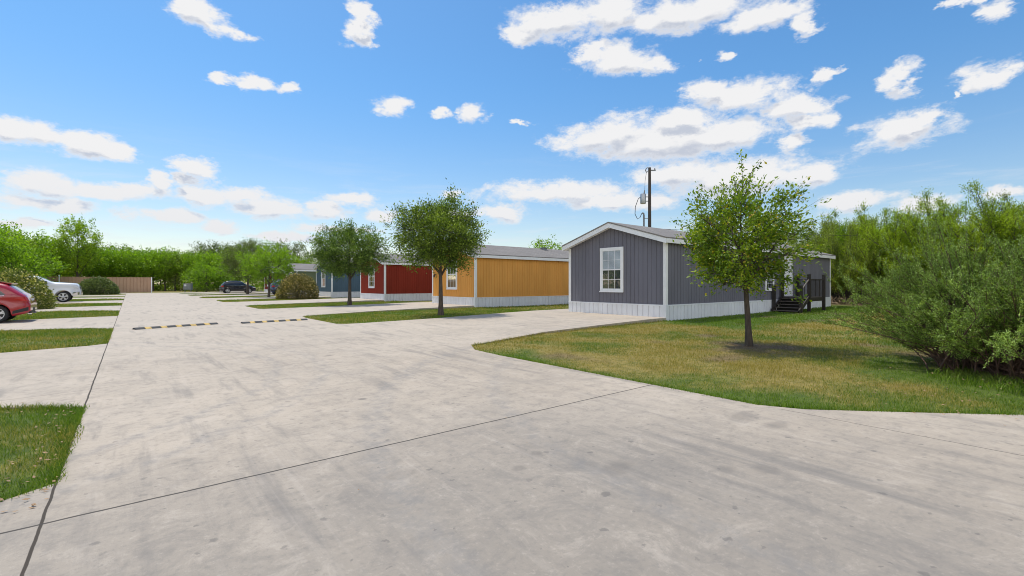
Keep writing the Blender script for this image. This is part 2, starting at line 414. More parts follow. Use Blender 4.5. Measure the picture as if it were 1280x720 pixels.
# ------------------------------------------------------------------ ground, road, drives
def ground():
    def axis(lo, hi, step, far):
        a = list(np.arange(lo, hi+1e-6, step)); g = step; p = hi; q = lo
        while p < far: g *= 1.22; p += g; a.append(min(p, far)); q -= g; a.insert(0, max(q, -far))
        return np.array(sorted(set(a)))
    xs = axis(-8, 40, .25, 900.); ys = axis(-4, 34, .25, 900.)
    gx, gy = np.meshgrid(xs, ys)
    z = -.022+.016*(vnoise(gx*1.4, gy*1.4, 1)-.5)+.01*(vnoise(gx*4, gy*4, 2)-.5)
    z = np.minimum(z, -.010)
    pad = np.exp(-((gx-T1[0])**2+(gy-T1[1])**2)/.5)*.03*(~(gx < 6)); z = z+pad*.3
    z = np.where((gx > 34) & (gy < 60), z+np.clip((gx-34)/5, 0, 1)*.25, z)
    V = np.stack([gx.ravel(), gy.ravel(), z.ravel()], 1)
    nx, ny = len(xs), len(ys); i = np.arange(nx-1)[None]+np.arange(ny-1)[:, None]*nx; i = i.ravel()
    me = npmesh('ground', V, np.stack([i, i+1, i+nx+1, i+nx], 1), True)
    for nm, fn in (('dry', dryness), ('dirt', dirtness)):
        at_ = me.attributes.new(nm, 'FLOAT', 'POINT'); at_.data.foreach_set('value', fn(V[:, 0], V[:, 1]).astype(np.float32))
    tag(link('ground', me, M['turf']), kind='structure')
ground()
def slab(name, poly, zf, top=0.0, depth=.2):
    import bmesh
    # densify the outline, then fan it on a triangulation
    pts = []
    n = len(poly)
    for i in range(n):
        a, b = poly[i], poly[(i+1) % n]; L = math.hypot(b[0]-a[0], b[1]-a[1]); k = max(1, min(12, int(L/1.5)))
        for j in range(k): pts.append((a[0]+(b[0]-a[0])*j/k, a[1]+(b[1]-a[1])*j/k))
    bm = bmesh.new(); vs = [bm.verts.new((x, y, 0)) for x, y in pts]; f = bm.faces.new(vs)
    if f.normal.z < 0: f.normal_flip()
    f.normal_update()
    if f.normal.z < 0: f.normal_flip()
    bmesh.ops.triangulate(bm, faces=[f])
    bmesh.ops.subdivide_edges(bm, edges=[e for e in bm.edges if e.calc_length() > 1.6], cuts=2, use_grid_fill=True)
    top_f = list(bm.faces)
    bnd = [e for e in bm.edges if e.is_boundary]
    r = bmesh.ops.extrude_edge_only(bm, edges=bnd)
    for v in bm.verts: v.co.z = zf(v.co.x, v.co.y)
    for v in [g for g in r['geom'] if isinstance(g, bmesh.types.BMVert)]: v.co.z -= depth
    bmesh.ops.recalc_face_normals(bm, faces=bm.faces)
    if sum(f.normal.z for f in bm.faces) < 0: bmesh.ops.reverse_faces(bm, faces=bm.faces)
    me = bpy.data.meshes.new(name); bm.to_mesh(me); bm.free()
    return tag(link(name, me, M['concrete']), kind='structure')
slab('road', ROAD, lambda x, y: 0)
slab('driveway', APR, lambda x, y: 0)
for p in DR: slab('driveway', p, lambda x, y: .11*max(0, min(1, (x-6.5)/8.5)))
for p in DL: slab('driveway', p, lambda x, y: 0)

# ------------------------------------------------------------------ grass blades
def grass():
    rng = np.random.default_rng(5)
    regions = [  # x0,x1,y0,y1, blades per m2, height, width
        (-3.6,-.34,4.35,8.0, 4200,.030,.0045),
        (5.55,13.,-1.2,6.0, 2100,.026,.005), (5.55,13,6,10.6, 1400,.030,.007), (13,20,-2,10.4, 620,.042,.010), (20,36,-6,10.4, 260,.05,.016),
        (5.6,16.5,16.3,23.2, 520,.055,.012), (16,36,15.4,23.4, 130,.06,.02),
        (-6,-.36,13.9,20.9, 900,.05,.010), (-9,-.36,26.5,33.5, 330,.06,.016), (-9,-.36,39,46.5, 160,.06,.024),
        (5.6,17,29.2,36.4, 250,.06,.018), (5.6,17,42,50.4, 130,.06,.026), (5.6,17,54,63, 80,.07,.035), (5.6,17,67,77, 50,.08,.05), (-9,-.36,52,60,80,.07,.035),
        (5.6,36,55.2,61.4,30,.07,.03)]
    P_, H_, W_ = [], [], []
    for x0, x1, y0, y1, den, h, w in regions:
        n = int((x1-x0)*(y1-y0)*den)
        x = rng.uniform(x0, x1, n); y = rng.uniform(y0, y1, n)
        d = x*SN+y*CS; l = x*CS-y*SN
        ok = is_grass(x, y) & (d > 2.2) & (np.abs(l)/np.maximum(d, .1) < 1.35)
        dt = dirtness(x, y); ok &= rng.random(n) > dt*.85
        ok &= rng.random(n) < .35+.9*vnoise(x*2.3, y*2.3, 21)
        x, y = x[ok], y[ok]
        k = .55+.9*vnoise(x*1.1, y*1.1, 22)
        H_.append(h*k*rng.uniform(.5, 1.35, len(x))); W_.append(np.full(len(x), w)*rng.uniform(.7, 1.3, len(x)))
        P_.append(np.stack([x, y, np.full(len(x), -.03)], 1))
    # taller uncut fringe along slab edges, near strip and left drives
    for pts, den, h, w, dirn in (([(-.42,4.7),(-.42,7.2)], 320,.055,.006,-1), ([(-.45,7.3),(-1.2,7.85),(-3,8.1)], 400,.07,.006,-1), ([(-.7,14.35),(-2,14.0),(-6,13.95)], 260,.10,.009,1), ([(-.42,14.6),(-.42,19.2)],150,.09,.009,-1),
                            ([(5.67,7),(5.67,2.45),(6.18,1.7),(7.37,.52)], 260,.06,.006,1), ([(6.1,9.0),(9.2,9.87),(15.9,10.3)], 120,.07,.009,1), ([(-1.2,4.0),(-.5,4.5)],300,.06,.006,-1)):
        for (ax, ay), (bx, by) in zip(pts[:-1], pts[1:]):
            L = math.hypot(bx-ax, by-ay); n = int(L*den); t = rng.random(n); off = np.abs(rng.normal(0, .05, n))
            nx_, ny_ = -(by-ay)/L, (bx-ax)/L
            x = ax+(bx-ax)*t; y = ay+(by-ay)*t
            for sgn in (1, -1):
                xx = x+nx_*off*sgn; yy = y+ny_*off*sgn; ok = is_grass(xx, yy) & (rng.random(n) < .2+vnoise(xx*3, yy*3, 33))
                m = ok.sum(); P_.append(np.stack([xx[ok], yy[ok], np.full(m, -.03)], 1)); H_.append(h*rng.uniform(.4, 1.3, m)); W_.append(np.full(m, w))
    for pts, den in ((EDGE, 170), ([(-.4,4.62),(-.4,7.22)], 260), ([(-1.4,3.9),(-.66,4.42),(-.4,4.6)], 260), ([(-.4,7.25),(-1.2,7.85),(-3,8.1)], 260), ([(5.65,7.3),(5.72,8.3),(6.1,8.98),(9.2,9.85)], 120)):
        for (ax, ay), (bx, by) in zip(pts[:-1], pts[1:]):
            L = math.hypot(bx-ax, by-ay); n = int(L*den); t = rng.random(n); x = ax+(bx-ax)*t; y = ay+(by-ay)*t
            lim = .015+.06*np.clip(vnoise(x*2.6+3, y*2.6, 51)-.35, 0, 1)/.65; a = rng.uniform(0, 6.28, n); q = np.sqrt(rng.random(n))*lim
            P_.append(np.stack([x+np.cos(a)*q, y+np.sin(a)*q, np.full(n, -.016)], 1)); H_.append(rng.uniform(.012, .045, n)); W_.append(np.full(n, .006))
    # weeds at the foot of the big bush
    n = 9000; a = rng.uniform(0, 6.28, n); r = rng.uniform(1.0, 2.2, n); x = BB[0]+np.cos(a)*r-.3; y = BB[1]+np.sin(a)*r-.25
    ok = is_grass(x, y) & (rng.random(n) < vnoise(x*2.4, y*2.4, 41)*1.1) & (y < 1.6); m = ok.sum()
    P_.append(np.stack([x[ok], y[ok], np.full(m, -.03)], 1)); H_.append(rng.uniform(.03, .12, m)); W_.append(np.full(m, .012))
    Pz = np.concatenate(P_); H = np.concatenate(H_)+.02; W = np.concatenate(W_); n = len(Pz)
    a = rng.uniform(0, 6.283, n); side = np.stack([np.cos(a), np.sin(a), np.zeros(n)], 1)*W[:, None]*.5
    b = rng.uniform(0, 6.283, n); lean = np.stack([np.cos(b), np.sin(b), np.zeros(n)], 1)*(H*rng.uniform(.1, 1.0, n))[:, None]
    up = np.stack([np.zeros(n), np.zeros(n), H], 1)
    mid = Pz+lean*.35+up*.6
    V = np.empty((n, 5, 3)); V[:, 0] = Pz-side; V[:, 1] = Pz+side; V[:, 2] = mid+side*.8; V[:, 3] = mid-side*.8; V[:, 4] = Pz+lean+up*.95
    i = np.arange(n)*5
    me = bpy.data.meshes.new('grass')
    quads = np.stack([i, i+1, i+2, i+3], 1); tris = np.stack([i+3, i+2, i+4], 1)
    me.vertices.add(n*5); me.vertices.foreach_set('co', V.astype(np.float32).ravel())
    me.loops.add(n*7); me.loops.foreach_set('vertex_index', np.concatenate([quads.ravel(), tris.ravel()]).astype(np.int32))
    me.polygons.add(n*2)
    me.polygons.foreach_set('loop_start', np.concatenate([np.arange(n)*4, n*4+np.arange(n)*3]).astype(np.int32)); me.update(calc_edges=True)
    for nm, fn in (('dry', dryness), ('dirt', dirtness)):
        at_ = me.attributes.new(nm, 'FLOAT', 'POINT'); at_.data.foreach_set('value', np.repeat(fn(Pz[:, 0], Pz[:, 1]), 5).astype(np.float32))
    tag(link('grass', me, M['blade']), 'short patchy grass on the lawns and strips between the concrete drives', 'grass', kind='stuff')
    print('blades', n)
grass()
def litter():
    rng = np.random.default_rng(9); Vs = []; 
    def scatter(n, x0, x1, y0, y1, s, z=.004):
        for _ in range(n):
            x, y = rng.uniform(x0, x1), rng.uniform(y0, y1); a = rng.uniform(0, 6.28); k = s*rng.uniform(.6, 1.4); zz = z+rng.uniform(0, .012)
            c, s_ = math.cos(a)*k, math.sin(a)*k
            Vs.append([(x-c, y-s_, zz), (x+s_*.4, y-c*.4, zz+.4*k*rng.random()), (x+c, y+s_, zz+.5*k*rng.random()), (x-s_*.4, y+c*.4, zz)])
    scatter(60, -1.3, -.4, 4.15, 4.75, .02); scatter(70, -.75, -.45, 4.6, 7.2, .018, .015); scatter(50, -3, -.5, 7.1, 7.9, .018)
    scatter(14, -.3, 5.5, 2.5, 12, .013); scatter(120, 6.5, 9, .3, 3, .018, .012); scatter(160, 10, 12, 4, 5.8, .022, .01); scatter(200, 9.3, 12.5, -.8, 2.2, .025, .012)
    V = np.array(Vs).reshape(-1, 3); i = np.arange(len(Vs))*4
    tag(link('leaf_litter', npmesh('leaf_litter', V, np.stack([i, i+1, i+2, i+3], 1)), M['deadleaf']), 'scattered dry brown leaves on the grass edges and under the plants', 'leaf litter', kind='stuff')
litter()

# ------------------------------------------------------------------ houses
def grooved(mb, p0, p1, zb, zt, pitch, gw, gd, n2):
    """wall of flat boards with sunk grooves from p0 to p1 in plan; n2 the outward normal"""
    L = math.hypot(p1[0]-p0[0], p1[1]-p0[1]); u = ((p1[0]-p0[0])/L, (p1[1]-p0[1])/L)
    n = max(1, round(L/pitch)); st = L/n; prof = []
    for i in range(n):
        a = i*st; prof += [(a, 0), (a+st-gw, 0), (a+st-gw*.85, -gd), (a+st-gw*.15, -gd)]
    prof.append((L, 0)); v = []
    for t, o in prof:
        x = p0[0]+u[0]*t+n2[0]*o; y = p0[1]+u[1]*t+n2[1]*o; v += [(x, y, zb), (x, y, zt(t))]
    flip = (u[0]*n2[1]-u[1]*n2[0]) > 0
    f = [(2*i, 2*i+1, 2*i+3, 2*i+2) if flip else (2*i, 2*i+2, 2*i+3, 2*i+1) for i in range(len(prof)-1)]
    mb.add(v, f)
ZS, ZE, ZR = .585, 3.06, 3.84    # skirt top, wall top at the eaves, wall top under the ridge
def window(par, face, c, z0, z1, w, sashes=True):
    """face 'f': front wall x=0 (faces -x), 's': near wall y=0 (faces -y); c centre along the wall"""
    def T(mb):
        out = []
        for (x, y, z) in mb.v: out.append((-y, x, z) if face == 'f' else (x, -y, z))   # local: x along wall, y out of wall
        mb.v = out
        return mb
    t = .10; a, b = c-w/2, c+w/2
    root = MB(); root.box(a-t, 0, z0-t, b+t, .045, z0); root.box(a-t, 0, z1, b+t, .045, z1+t); root.box(a-t, 0, z0, a, .042, z1); root.box(b, 0, z0, b+t, .042, z1)
    root.box(a-t-.02, .045, z0-t-.012, b+t+.02, .065, z0-t+.03)
    fr = T(root).build('window', M['white'], par, recalc=True)
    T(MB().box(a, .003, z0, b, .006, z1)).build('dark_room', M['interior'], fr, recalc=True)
    bl = MB(); zt = z1
    zlow = z0+(z1-z0)*(.50 if sashes else .35)
    k = int((zt-zlow)/.045)
    for i in range(k): zz = zlow+i*.045; bl.box(a+.02, .010, zz, b-.02, .014, zz+.037)
    T(bl).build('blinds', M['blind'], fr, recalc=True)
    sa = MB(); zm = (z0+z1)/2; s = .045
    for (q0, q1, yy) in ((z0, zm+.02, .026), (zm-.02, z1, .034)):
        sa.box(a, yy-.012, q0, b, yy+.004, q0+s); sa.box(a, yy-.012, q1-s, b, yy+.004, q1); sa.box(a, yy-.012, q0+s, a+s, yy+.003, q1-s); sa.box(b-s, yy-.012, q0+s, b, yy+.003, q1-s)
        for i in (1, 2): xx = a+(b-a)*i/3; sa.box(xx-.009, yy-.008, q0+s, xx+.009, yy-.001, q1-s)
        qq = (q0+q1)/2; sa.box(a+s, yy-.007, qq-.009, b-s, yy, qq+.009)
    T(sa).build('sash', M['white'], fr, recalc=True)
    T(MB().add([(a, .021, z0), (b, .021, z0), (b, .021, z1), (a, .021, z1)], [(0,1,2,3)])).build('pane', M['pane'], fr)
    return fr
def house(name, Y0, mat, label, near_window=None, door=None, vents=()):
    h = empty(name, (HX, Y0, 0)); tag(h, label, 'mobile home', 'mobile homes along the road')
    L, W = HL, HW; mid = W/2
    gable = lambda y: ZE+(ZR-ZE)*(1-abs(y-mid)/mid)
    w = MB()
    grooved(w, (0, W), (0, 0), ZS, lambda t: gable(W-t)-.01, .205, .026, .014, (-1, 0))
    grooved(w, (0, 0), (L, 0), ZS, lambda t: ZE, .205, .026, .014, (0, -1))
    grooved(w, (L, 0), (L, W), ZS, lambda t: gable(t)-.01, .205, .026, .014, (1, 0))
    grooved(w, (L, W), (0, W), ZS, lambda t: ZE, .205, .026, .014, (0, 1))
    w.build('wall', mat, h)
    k = MB(); e = .022
    for a, b, n in (((-e, W+e), (-e, -e), (-1, 0)), ((-e, -e), (L+e, -e), (0, -1)), ((L+e, -e), (L+e, W+e), (1, 0)), ((L+e, W+e), (-e, W+e), (0, 1))):
        grooved(k, a, b, -.04, lambda t: ZS-.035, .26, .045, .035, n)
    k.box(-.034, -.034, ZS-.04, L+.034, 0, ZS+.012); k.box(-.034, W, ZS-.04, L+.034, W+.034, ZS+.012); k.box(-.034, 0, ZS-.04, 0, W, ZS+.012); k.box(L, 0, ZS-.04, L+.034, W, ZS+.012)
    k.box(-.040, -.040, -.04, -.018, .10, ZS-.03); k.box(-.018, -.040, -.04, .10, -.018, ZS-.03)
    k.build('skirting', M['skirt'], h)
    g = .022; t = .11
    for (x, y, sx, sy) in ((0,0,-1,-1),(0,W,-1,1),(L,0,1,-1),(L,W,1,1)):
        c = MB(); z1 = ZE
        xa, xb = sorted((x+sx*g, x-sx*t)); ya, yb = sorted((y+sy*g, y+sy*.002)); c.box(xa, ya, ZS+.013, xb, yb, z1)
        xa, xb = sorted((x+sx*g, x+sx*.002)); ya, yb = sorted((y, y-sy*t)); c.box(xa, ya, ZS+.013, xb, yb, z1-.02 if True else z1)
        c.build('corner_trim', M['white'], h)
    # roof: two slopes with thickness, overhanging
    oh, of = .20, .30; sl = (ZR-ZE)/mid; th = .05; top = .14
    def rz(y): return ZE+(ZR-ZE)*(1-abs(y-mid)/mid)
    r = MB(); ya, yb = -oh, W+oh
    za = ZE-sl*oh+top; zr = ZR+top
    r.prism([(ya, za), (mid, zr), (yb, za), (yb, za+th), (mid, zr+th), (ya, za+th)], 'x', -of-.02, L+of+.02)
    rf = r.build('roof', M['shingle'], h, recalc=True)
    for (vx, vy) in vents:
        zz = rz(vy)+top+th
        v = MB(); v.box(vx-.17, vy-.17, zz-.06, vx+.17, vy+.17, zz+.10); v.box(vx-.22, vy-.22, zz+.103, vx+.22, vy+.22, zz+.14); v.build('roof_vent', M['greymetal'], rf)
    d = .19
    for xx0, xx1 in ((-of, -of+.03), (L+of-.03, L+of)):
        for (y0, z0, y1, z1) in ((ya+.004, za-.002, mid, zr-.002), (mid, zr-.002, yb-.004, za-.002)):
            MB().prism([(y0, z0-d), (y1, z1-d), (y1, z1), (y0, z0)], 'x', xx0, xx1).build('rake_board', M['white'], h, recalc=True)
    ev = MB(); ev.box(-of+.032, ya, za-d+.02, L+of-.032, ya+.028, za-.003); ev.box(-of+.032, yb-.028, za-d+.02, L+of-.032, yb, za-.003)
    ev.box(-of+.034, ya+.03, ZE-.03, L+of-.034, -.024, ZE-.012); ev.box(-of+.034, W+.024, ZE-.03, L+of-.034, yb-.03, ZE-.012)
    ev.build('eave_board', M['white'], h)
    so = MB()
    for (y0, y1) in ((ya+.03, mid-.002), (mid+.002, yb-.03)):
        f = lambda y: rz(y)+top-.012
        so.prism([(y0, f(y0)-d+.05), (y1, f(y1)-d+.05), (y1, f(y1)-d+.062), (y0, f(y0)-d+.062)], 'x', -of+.032, -.003)
    so.build('soffit', M['white'], h, recalc=True)
    window(h, 'f', 2.62, 1.16, 2.86, 1.04)
    if near_window:
        for c, z0, z1, wd in near_window: window(h, 's', c, z0, z1, wd, False)
    if door:
        c, z0 = door
        dr = MB().box(c-.47, -.05, z0, c+.47, -.02, z0+2.05).build('door', M['door'], h)
        q = MB(); 
        for zz in (z0+.18, z0+1.1):
            for xx in (c-.33, c+.05): q.box(xx, -.058, zz, xx+.28, -.0505, zz+.72)
        q.build('door_panel', M['white'], dr)
        MB().tube([(c-.38, -.055, z0+.98), (c-.38, -.11, z0+.98)], [.03, .035], 8).build('door_handle', M['steel'], dr)
        fr = MB(); fr.box(c-.60, -.045, z0, c-.472, 0, z0+2.18); fr.box(c+.472, -.045, z0, c+.60, 0, z0+2.18); fr.box(c-.472, -.044, z0+2.055, c+.472, 0, z0+2.178); fr.build('door_frame', M['white'], h)
    return h
M['grey_siding'] = siding('grey_siding', (.162,.160,.188)); M['yellow_siding'] = siding('mustard_siding', (.70,.335,.085)); M['red_siding'] = siding('red_siding', (.235,.032,.018))
M['teal_siding'] = siding('slate_blue_siding', (.085,.135,.18)); M['olive_siding'] = siding('olive_siding', (.15,.18,.11)); M['maroon_siding'] = siding('maroon_siding', (.16,.03,.022))
house('grey_mobile_home', HOUSES_Y[0], M['grey_siding'], 'charcoal grey mobile home with white trim and a dark porch, nearest the camera', near_window=[(9.2, 1.16, 2.25, .78)], door=(11.4, .76), vents=((7.5, 3.6),))
yh = house('yellow_mobile_home', HOUSES_Y[1], M['yellow_siding'], 'mustard yellow mobile home with white skirting behind the dark-trunked oak', vents=((7.6, 2.2), (14.0, 1.9)))
house('red_mobile_home', HOUSES_Y[2], M['red_siding'], 'bright red mobile home with white skirting between two strip trees', vents=((5.5, 2.2),))
house('blue_mobile_home', HOUSES_Y[3], M['teal_siding'], 'slate blue mobile home half hidden behind the red one', vents=((9, 1.9),))
house('olive_mobile_home', HOUSES_Y[4], M['olive_siding'], 'olive green mobile home beyond the tan rounded bush', vents=((9, 1.9),))
house('maroon_mobile_home', HOUSES_Y[5], M['maroon_siding'], 'dark maroon mobile home farthest down the road behind a bright tree', vents=((9, 1.9),))

wl = MB(); wl.box(-.05, HW-.42, 1.98, -.001, HW-.32, 2.08); wl.tube([(-.09, HW-.37, 2.02), (-.09, HW-.37, 1.86)], [.035, .06], 8); wl.build('wall_lamp', M['black'], yh)
# porch on the grey house
def porch():
    py0 = HOUSES_Y[0]; yn, yw = 9.02, py0-.05; x0, x1 = 26.45, 28.55; zf = .74
    p = empty('porch', (x0, yn, 0)); tag(p, 'dark stained wooden porch with five steps up to the white door', 'porch')
    L = lambda x, y: (x-x0, y-yn)
    d = MB(); n = 15
    for i in range(n): a = (x1-x0)/n*i; d.box(a, 0, zf-.035, a+(x1-x0)/n-.008, yw-yn, zf)
    d.build('deck_boards', M['tread'], p)
    r = MB(); r.box(0, -.04, zf-.22, x1-x0, -.002, zf-.036); r.box(x1-x0+.002, 0, zf-.22, x1-x0+.04, yw-yn, zf-.036); r.box(-.04, 0, zf-.22, -.002, yw-yn, zf-.036); r.build('rim_board', M['darkwood'], p)
    for (x, y, zt) in ((x0, yn-.06, 1.86), (x1-.05, yn-.06, 1.86), (x1-.05, yw-.08, 1.86), (x0, yw-.08, 1.86), (25.42, yn-.06, 1.30), (25.42, yw-.08, 1.30)):
        a, b = L(x, y); MB().box(a-.065, b-.065, -.05, a+.065, b+.065, zt).box(a-.075, b-.075, zt+.001, a+.075, b+.075, zt+.03).build('post', M['darkwood'], p)
    rl = MB(); rl.box(.066, -.085, 1.60, x1-x0-.12, -.045, 1.65); rl.build('handrail', M['darkwood'], p)
    rl = MB(); rl.box(x1-x0-.07, .02, 1.60, x1-x0-.03, yw-yn-.15, 1.65); rl.build('handrail', M['darkwood'], p)
    for s_y in (-.06, yw-yn-.08):
        MB().bar((25.46-x0, s_y, 1.10), (-.03, s_y, 1.62), .05, .045).build('handrail', M['tread'], p)
        MB().bar((25.16-x0, s_y, .03), (-.03, s_y, zf-.05), .045, .20).build('stringer', M['darkwood'], p)
    for i in range(14):
        x = .14+i*(x1-x0-.3)/13; MB().box(x-.012, -.075, zf, x+.012, -.055, 1.60).build('baluster', M['darkwood'], p)
    for i in range(6):
        y = .12+i*(yw-yn-.35)/5; MB().box(x1-x0-.062, y-.012, zf, x1-x0-.038, y+.012, 1.60).build('baluster', M['darkwood'], p)
    for i in range(5):
        z = zf*(i+.72)/5-.02; x = 25.17-x0+i*.255
        MB().box(x, -.02, z-.035, x+.285, yw-yn-.12, z).build('stair_tread', M['tread'], p)
        MB().box(x+.262, -.018, z-.17, x+.278, yw-yn-.122, z-.037).build('riser', M['darkwood'], p)
porch()

# ------------------------------------------------------------------ plants
def leaves_arrays(pos, dirs, size, aspect, rng, upb=.9):
    n = len(pos)
    d = dirs+rng.normal(0, .55, (n, 3)); d /= np.linalg.norm(d, axis=1)[:, None]+1e-9
    nr = rng.normal(0, 1, (n, 3)); nr[:, 2] += upb; sd = np.cross(d, nr); sd /= np.linalg.norm(sd, axis=1)[:, None]+1e-9
    nn = np.cross(sd, d)
    s = (size*rng.uniform(.65, 1.3, n))[:, None]
    V = np.empty((n, 4, 3)); V[:, 0] = pos; V[:, 1] = pos+d*s*.5+sd*s*aspect*.5+nn*s*.10; V[:, 2] = pos+d*s; V[:, 3] = pos+d*s*.5-sd*s*aspect*.5+nn*s*.10
    return V.reshape(-1, 3)
def leafmesh(name, V):
    i = np.arange(len(V)//4)*4
    return npmesh(name, V, np.stack([i, i+1, i+2, i+3], 1))
def tree_meshes(seed, H, fork, cz, rx, rz_, r0, nlimb=9, nsec=60, ntwig=500, lpt=24, leaf=.06, asp=.45, twl=.45, lean=(0,0), leader=0., spiky=.0, flat=.0, rough=.3, sig=.06, leader_leaf=True):
    """returns (trunk mesh, crown mesh); tree at the origin"""
    rng = np.random.default_rng(seed)
    tb = MB()
    c = np.array([lean[0], lean[1], cz])
    def env(dirv):
        a = math.atan2(dirv[1], dirv[0]); e = dirv[2]
        return 1+rough*(math.sin(a*3+seed)*.35+math.sin(a*5+e*4+seed*2.1)*.3+math.sin(e*6+a*2+seed)*.3)
    nodes = []
    topz = min(H*.82, cz+rz_*.55)
    tp = []; m = 9
    w1, w2 = rng.uniform(-1, 1, 2), rng.uniform(-1, 1, 2)
    for i in range(m):
        t = i/(m-1); z = topz*t-.06*(i == 0)
        k = math.sin(t*math.pi*1.3)*.05*H*.35
        tp.append((lean[0]*t**1.5+w1[0]*k*.4, lean[1]*t**1.5+w1[1]*k*.4, z))
    rr = [r0*(1.35 if i == 0 else 1.0)*(1-.80*(i/(m-1))**1.0) for i in range(m)]
    tb.tube(tp, rr, 10)
    def tpt(z):
        for a, b in zip(tp[:-1], tp[1:]):
            if b[2] >= z: t = (z-a[2])/(b[2]-a[2]); return np.array(a)*(1-t)+np.array(b)*t
        return np.array(tp[-1])
    for i in range(12): nodes.append(tpt(fork+(topz-fork)*i/11))
    for k in range(nlimb):
        a = 2*math.pi*(k*.382)+rng.uniform(-.4, .4); z0 = fork+(topz-fork)*(k/nlimb)**1.2*.85
        e = rng.uniform(-.25, .55)+.5*k/nlimb
        dv = np.array([math.cos(a)*math.cos(e), math.sin(a)*math.cos(e), math.sin(e)])
        q = c+dv*np.array([rx, rx, rz_])*env(dv)*.78; p = tpt(z0)
        mid = (p+q)/2+np.array([0, 0, -.04 if e > .3 else .10])*H*.3
        pts = [p*(1-t)**2+2*mid*t*(1-t)+q*t*t for t in np.linspace(0, 1, 7)]
        ra = r0*(.42-.2*k/nlimb); tb.tube(pts, [ra*(1-.8*t)+.006 for t in np.linspace(0, 1, 7)], 6)
        nodes += pts[1:]
    def sample(n, lo, pw):
        out = []
        while len(out) < n:
            dv = rng.normal(0, 1, 3); dv /= np.linalg.norm(dv)
            rr_ = (lo+(1-lo)*rng.random()**pw)
            p = c+dv*np.array([rx, rx, rz_])*env(dv)*rr_
            if p[2] < cz-rz_*(1-flat) : continue
            out.append(p)
        return np.array(out)
    N = np.array(nodes); sec = []
    for p in sample(nsec, .45, .8):
        dd = np.linalg.norm((N-p)*np.array([1, 1, 1.2]), axis=1)+np.clip(N[:, 2]-p[2], 0, 9)*1.2
        q = N[dd.argmin()]; md = (p+q)/2+rng.normal(0, .04*rx, 3)
        pts = [q*(1-t)**2+2*md*t*(1-t)+p*t*t for t in np.linspace(0, 1, 5)]
        tb.tube(pts, [max(.005, r0*.13*(1-.75*t)) for t in np.linspace(0, 1, 5)], 4, cap=False); sec += pts[1:]
    N = np.concatenate([N, np.array(sec)]); LP, LD = [], []
    for p in sample(ntwig, .35, .55):
        dd = np.linalg.norm(N-p, axis=1)+np.clip(N[:, 2]-p[2], 0, 9)*.7
        q = N[dd.argmin()]; dv = p-q; L = np.linalg.norm(dv)
        out = p-c; out[2] *= .7; out /= np.linalg.norm(out)+1e-9
        e = p+out*twl*rng.uniform(.2, 1)*(1+(spiky if rng.random() < .25 else 0))+np.array([0, 0, twl*.25*rng.random()*(1+spiky)])
        tb.tube([q, (q+p)/2+rng.normal(0, .02, 3), p, e], [.008, .006, .005, .002], 3, cap=False)
        k = int(lpt*rng.uniform(.5, 1.4)); t = rng.uniform(-.5, 1.05, k)[:, None]
        base = np.where(t < 0, p+(q-p)*(-t)*min(1, .5/max(L, .1)), p+(e-p)*t)
        LP.append(base+rng.normal(0, sig, (k, 3))); LD.append(np.repeat(((e-q)/(np.linalg.norm(e-q)+1e-9))[None], k, 0))
    if leader:
        b = np.array(tp[-1]); e = np.array([lean[0]+.02*H, lean[1], H])
        for j in range(5):
            q = b+(e-b)*(0 if j == 0 else rng.uniform(.0, .5)); ee = e if j == 0 else q+np.array([rng.uniform(-.3, .3), rng.uniform(-.3, .3), rng.uniform(.3, .6)])*leader
            tb.tube([q, (q+ee)/2+rng.normal(0, .03, 3), ee], [.014, .009, .003], 4, cap=False)
            k = int(lpt*(2.2 if j == 0 else 1.2)); t = rng.uniform(.15, 1.02, k)[:, None]
            LP.append(q+(ee-q)*t+rng.normal(0, .045, (k, 3))); LD.append(rng.normal(0, 1, (k, 3)))
    LP = np.concatenate(LP); LD = np.concatenate(LD)
    return tb.mesh('trunk'), leafmesh('crown', leaves_arrays(LP, LD, leaf, asp, rng))
def plant(name, loc, meshes, mats, label, cat, group=None, rz=0, scale=1, names=('trunk', 'crown')):
    t = empty(name, (loc[0], loc[1], loc[2] if len(loc) > 2 else -.02), rz); t.scale = (scale,)*3 if not hasattr(scale, '__len__') else scale
    tag(t, label, cat, group)
    for me, mt, nm in zip(meshes, mats, names): link(nm, me, mt, t)
    return t
M['leaf_pear'] = leafmat('young_tree_leaves', (.030,.058,.008), (.085,.135,.014), (.19,.235,.022), .35, 1.6, tip=((.27,.20,.03), .93))
M['leaf_oak'] = leafmat('oak_leaves', (.028,.048,.010), (.10,.145,.026), (.25,.30,.085), .32, 1.7, .5)
M['leaf_oak2'] = leafmat('dark_oak_leaves', (.022,.042,.013), (.070,.115,.030), (.165,.225,.075), .3, 1.5, .5)
M['leaf_bright'] = leafmat('bright_spring_leaves', (.045,.085,.008), (.12,.20,.014), (.21,.31,.022), .42, .5)
M['leaf_light'] = leafmat('pale_spring_leaves', (.065,.105,.012), (.16,.23,.022), (.25,.33,.04), .42, .6)
M['leaf_dull'] = leafmat('dull_grey_green_leaves', (.030,.042,.018), (.070,.092,.036), (.12,.15,.065), .3, .5)
M['leaf_sage'] = leafmat('sage_bush_leaves', (.044,.068,.018), (.135,.195,.062), (.29,.37,.17), .34, 1.1, .5)
M['leaf_feather'] = leafmat('feathery_hedge_leaves', (.055,.088,.010), (.15,.205,.020), (.27,.33,.04), .42, .5)
M['leaf_olive'] = leafmat('olive_hedge_leaves', (.058,.082,.016), (.14,.175,.034), (.25,.29,.075), .38, .5)
M['leaf_grey'] = leafmat('grey_green_bush_leaves', (.040,.056,.028), (.085,.108,.062), (.135,.16,.10), .3, 1.2)
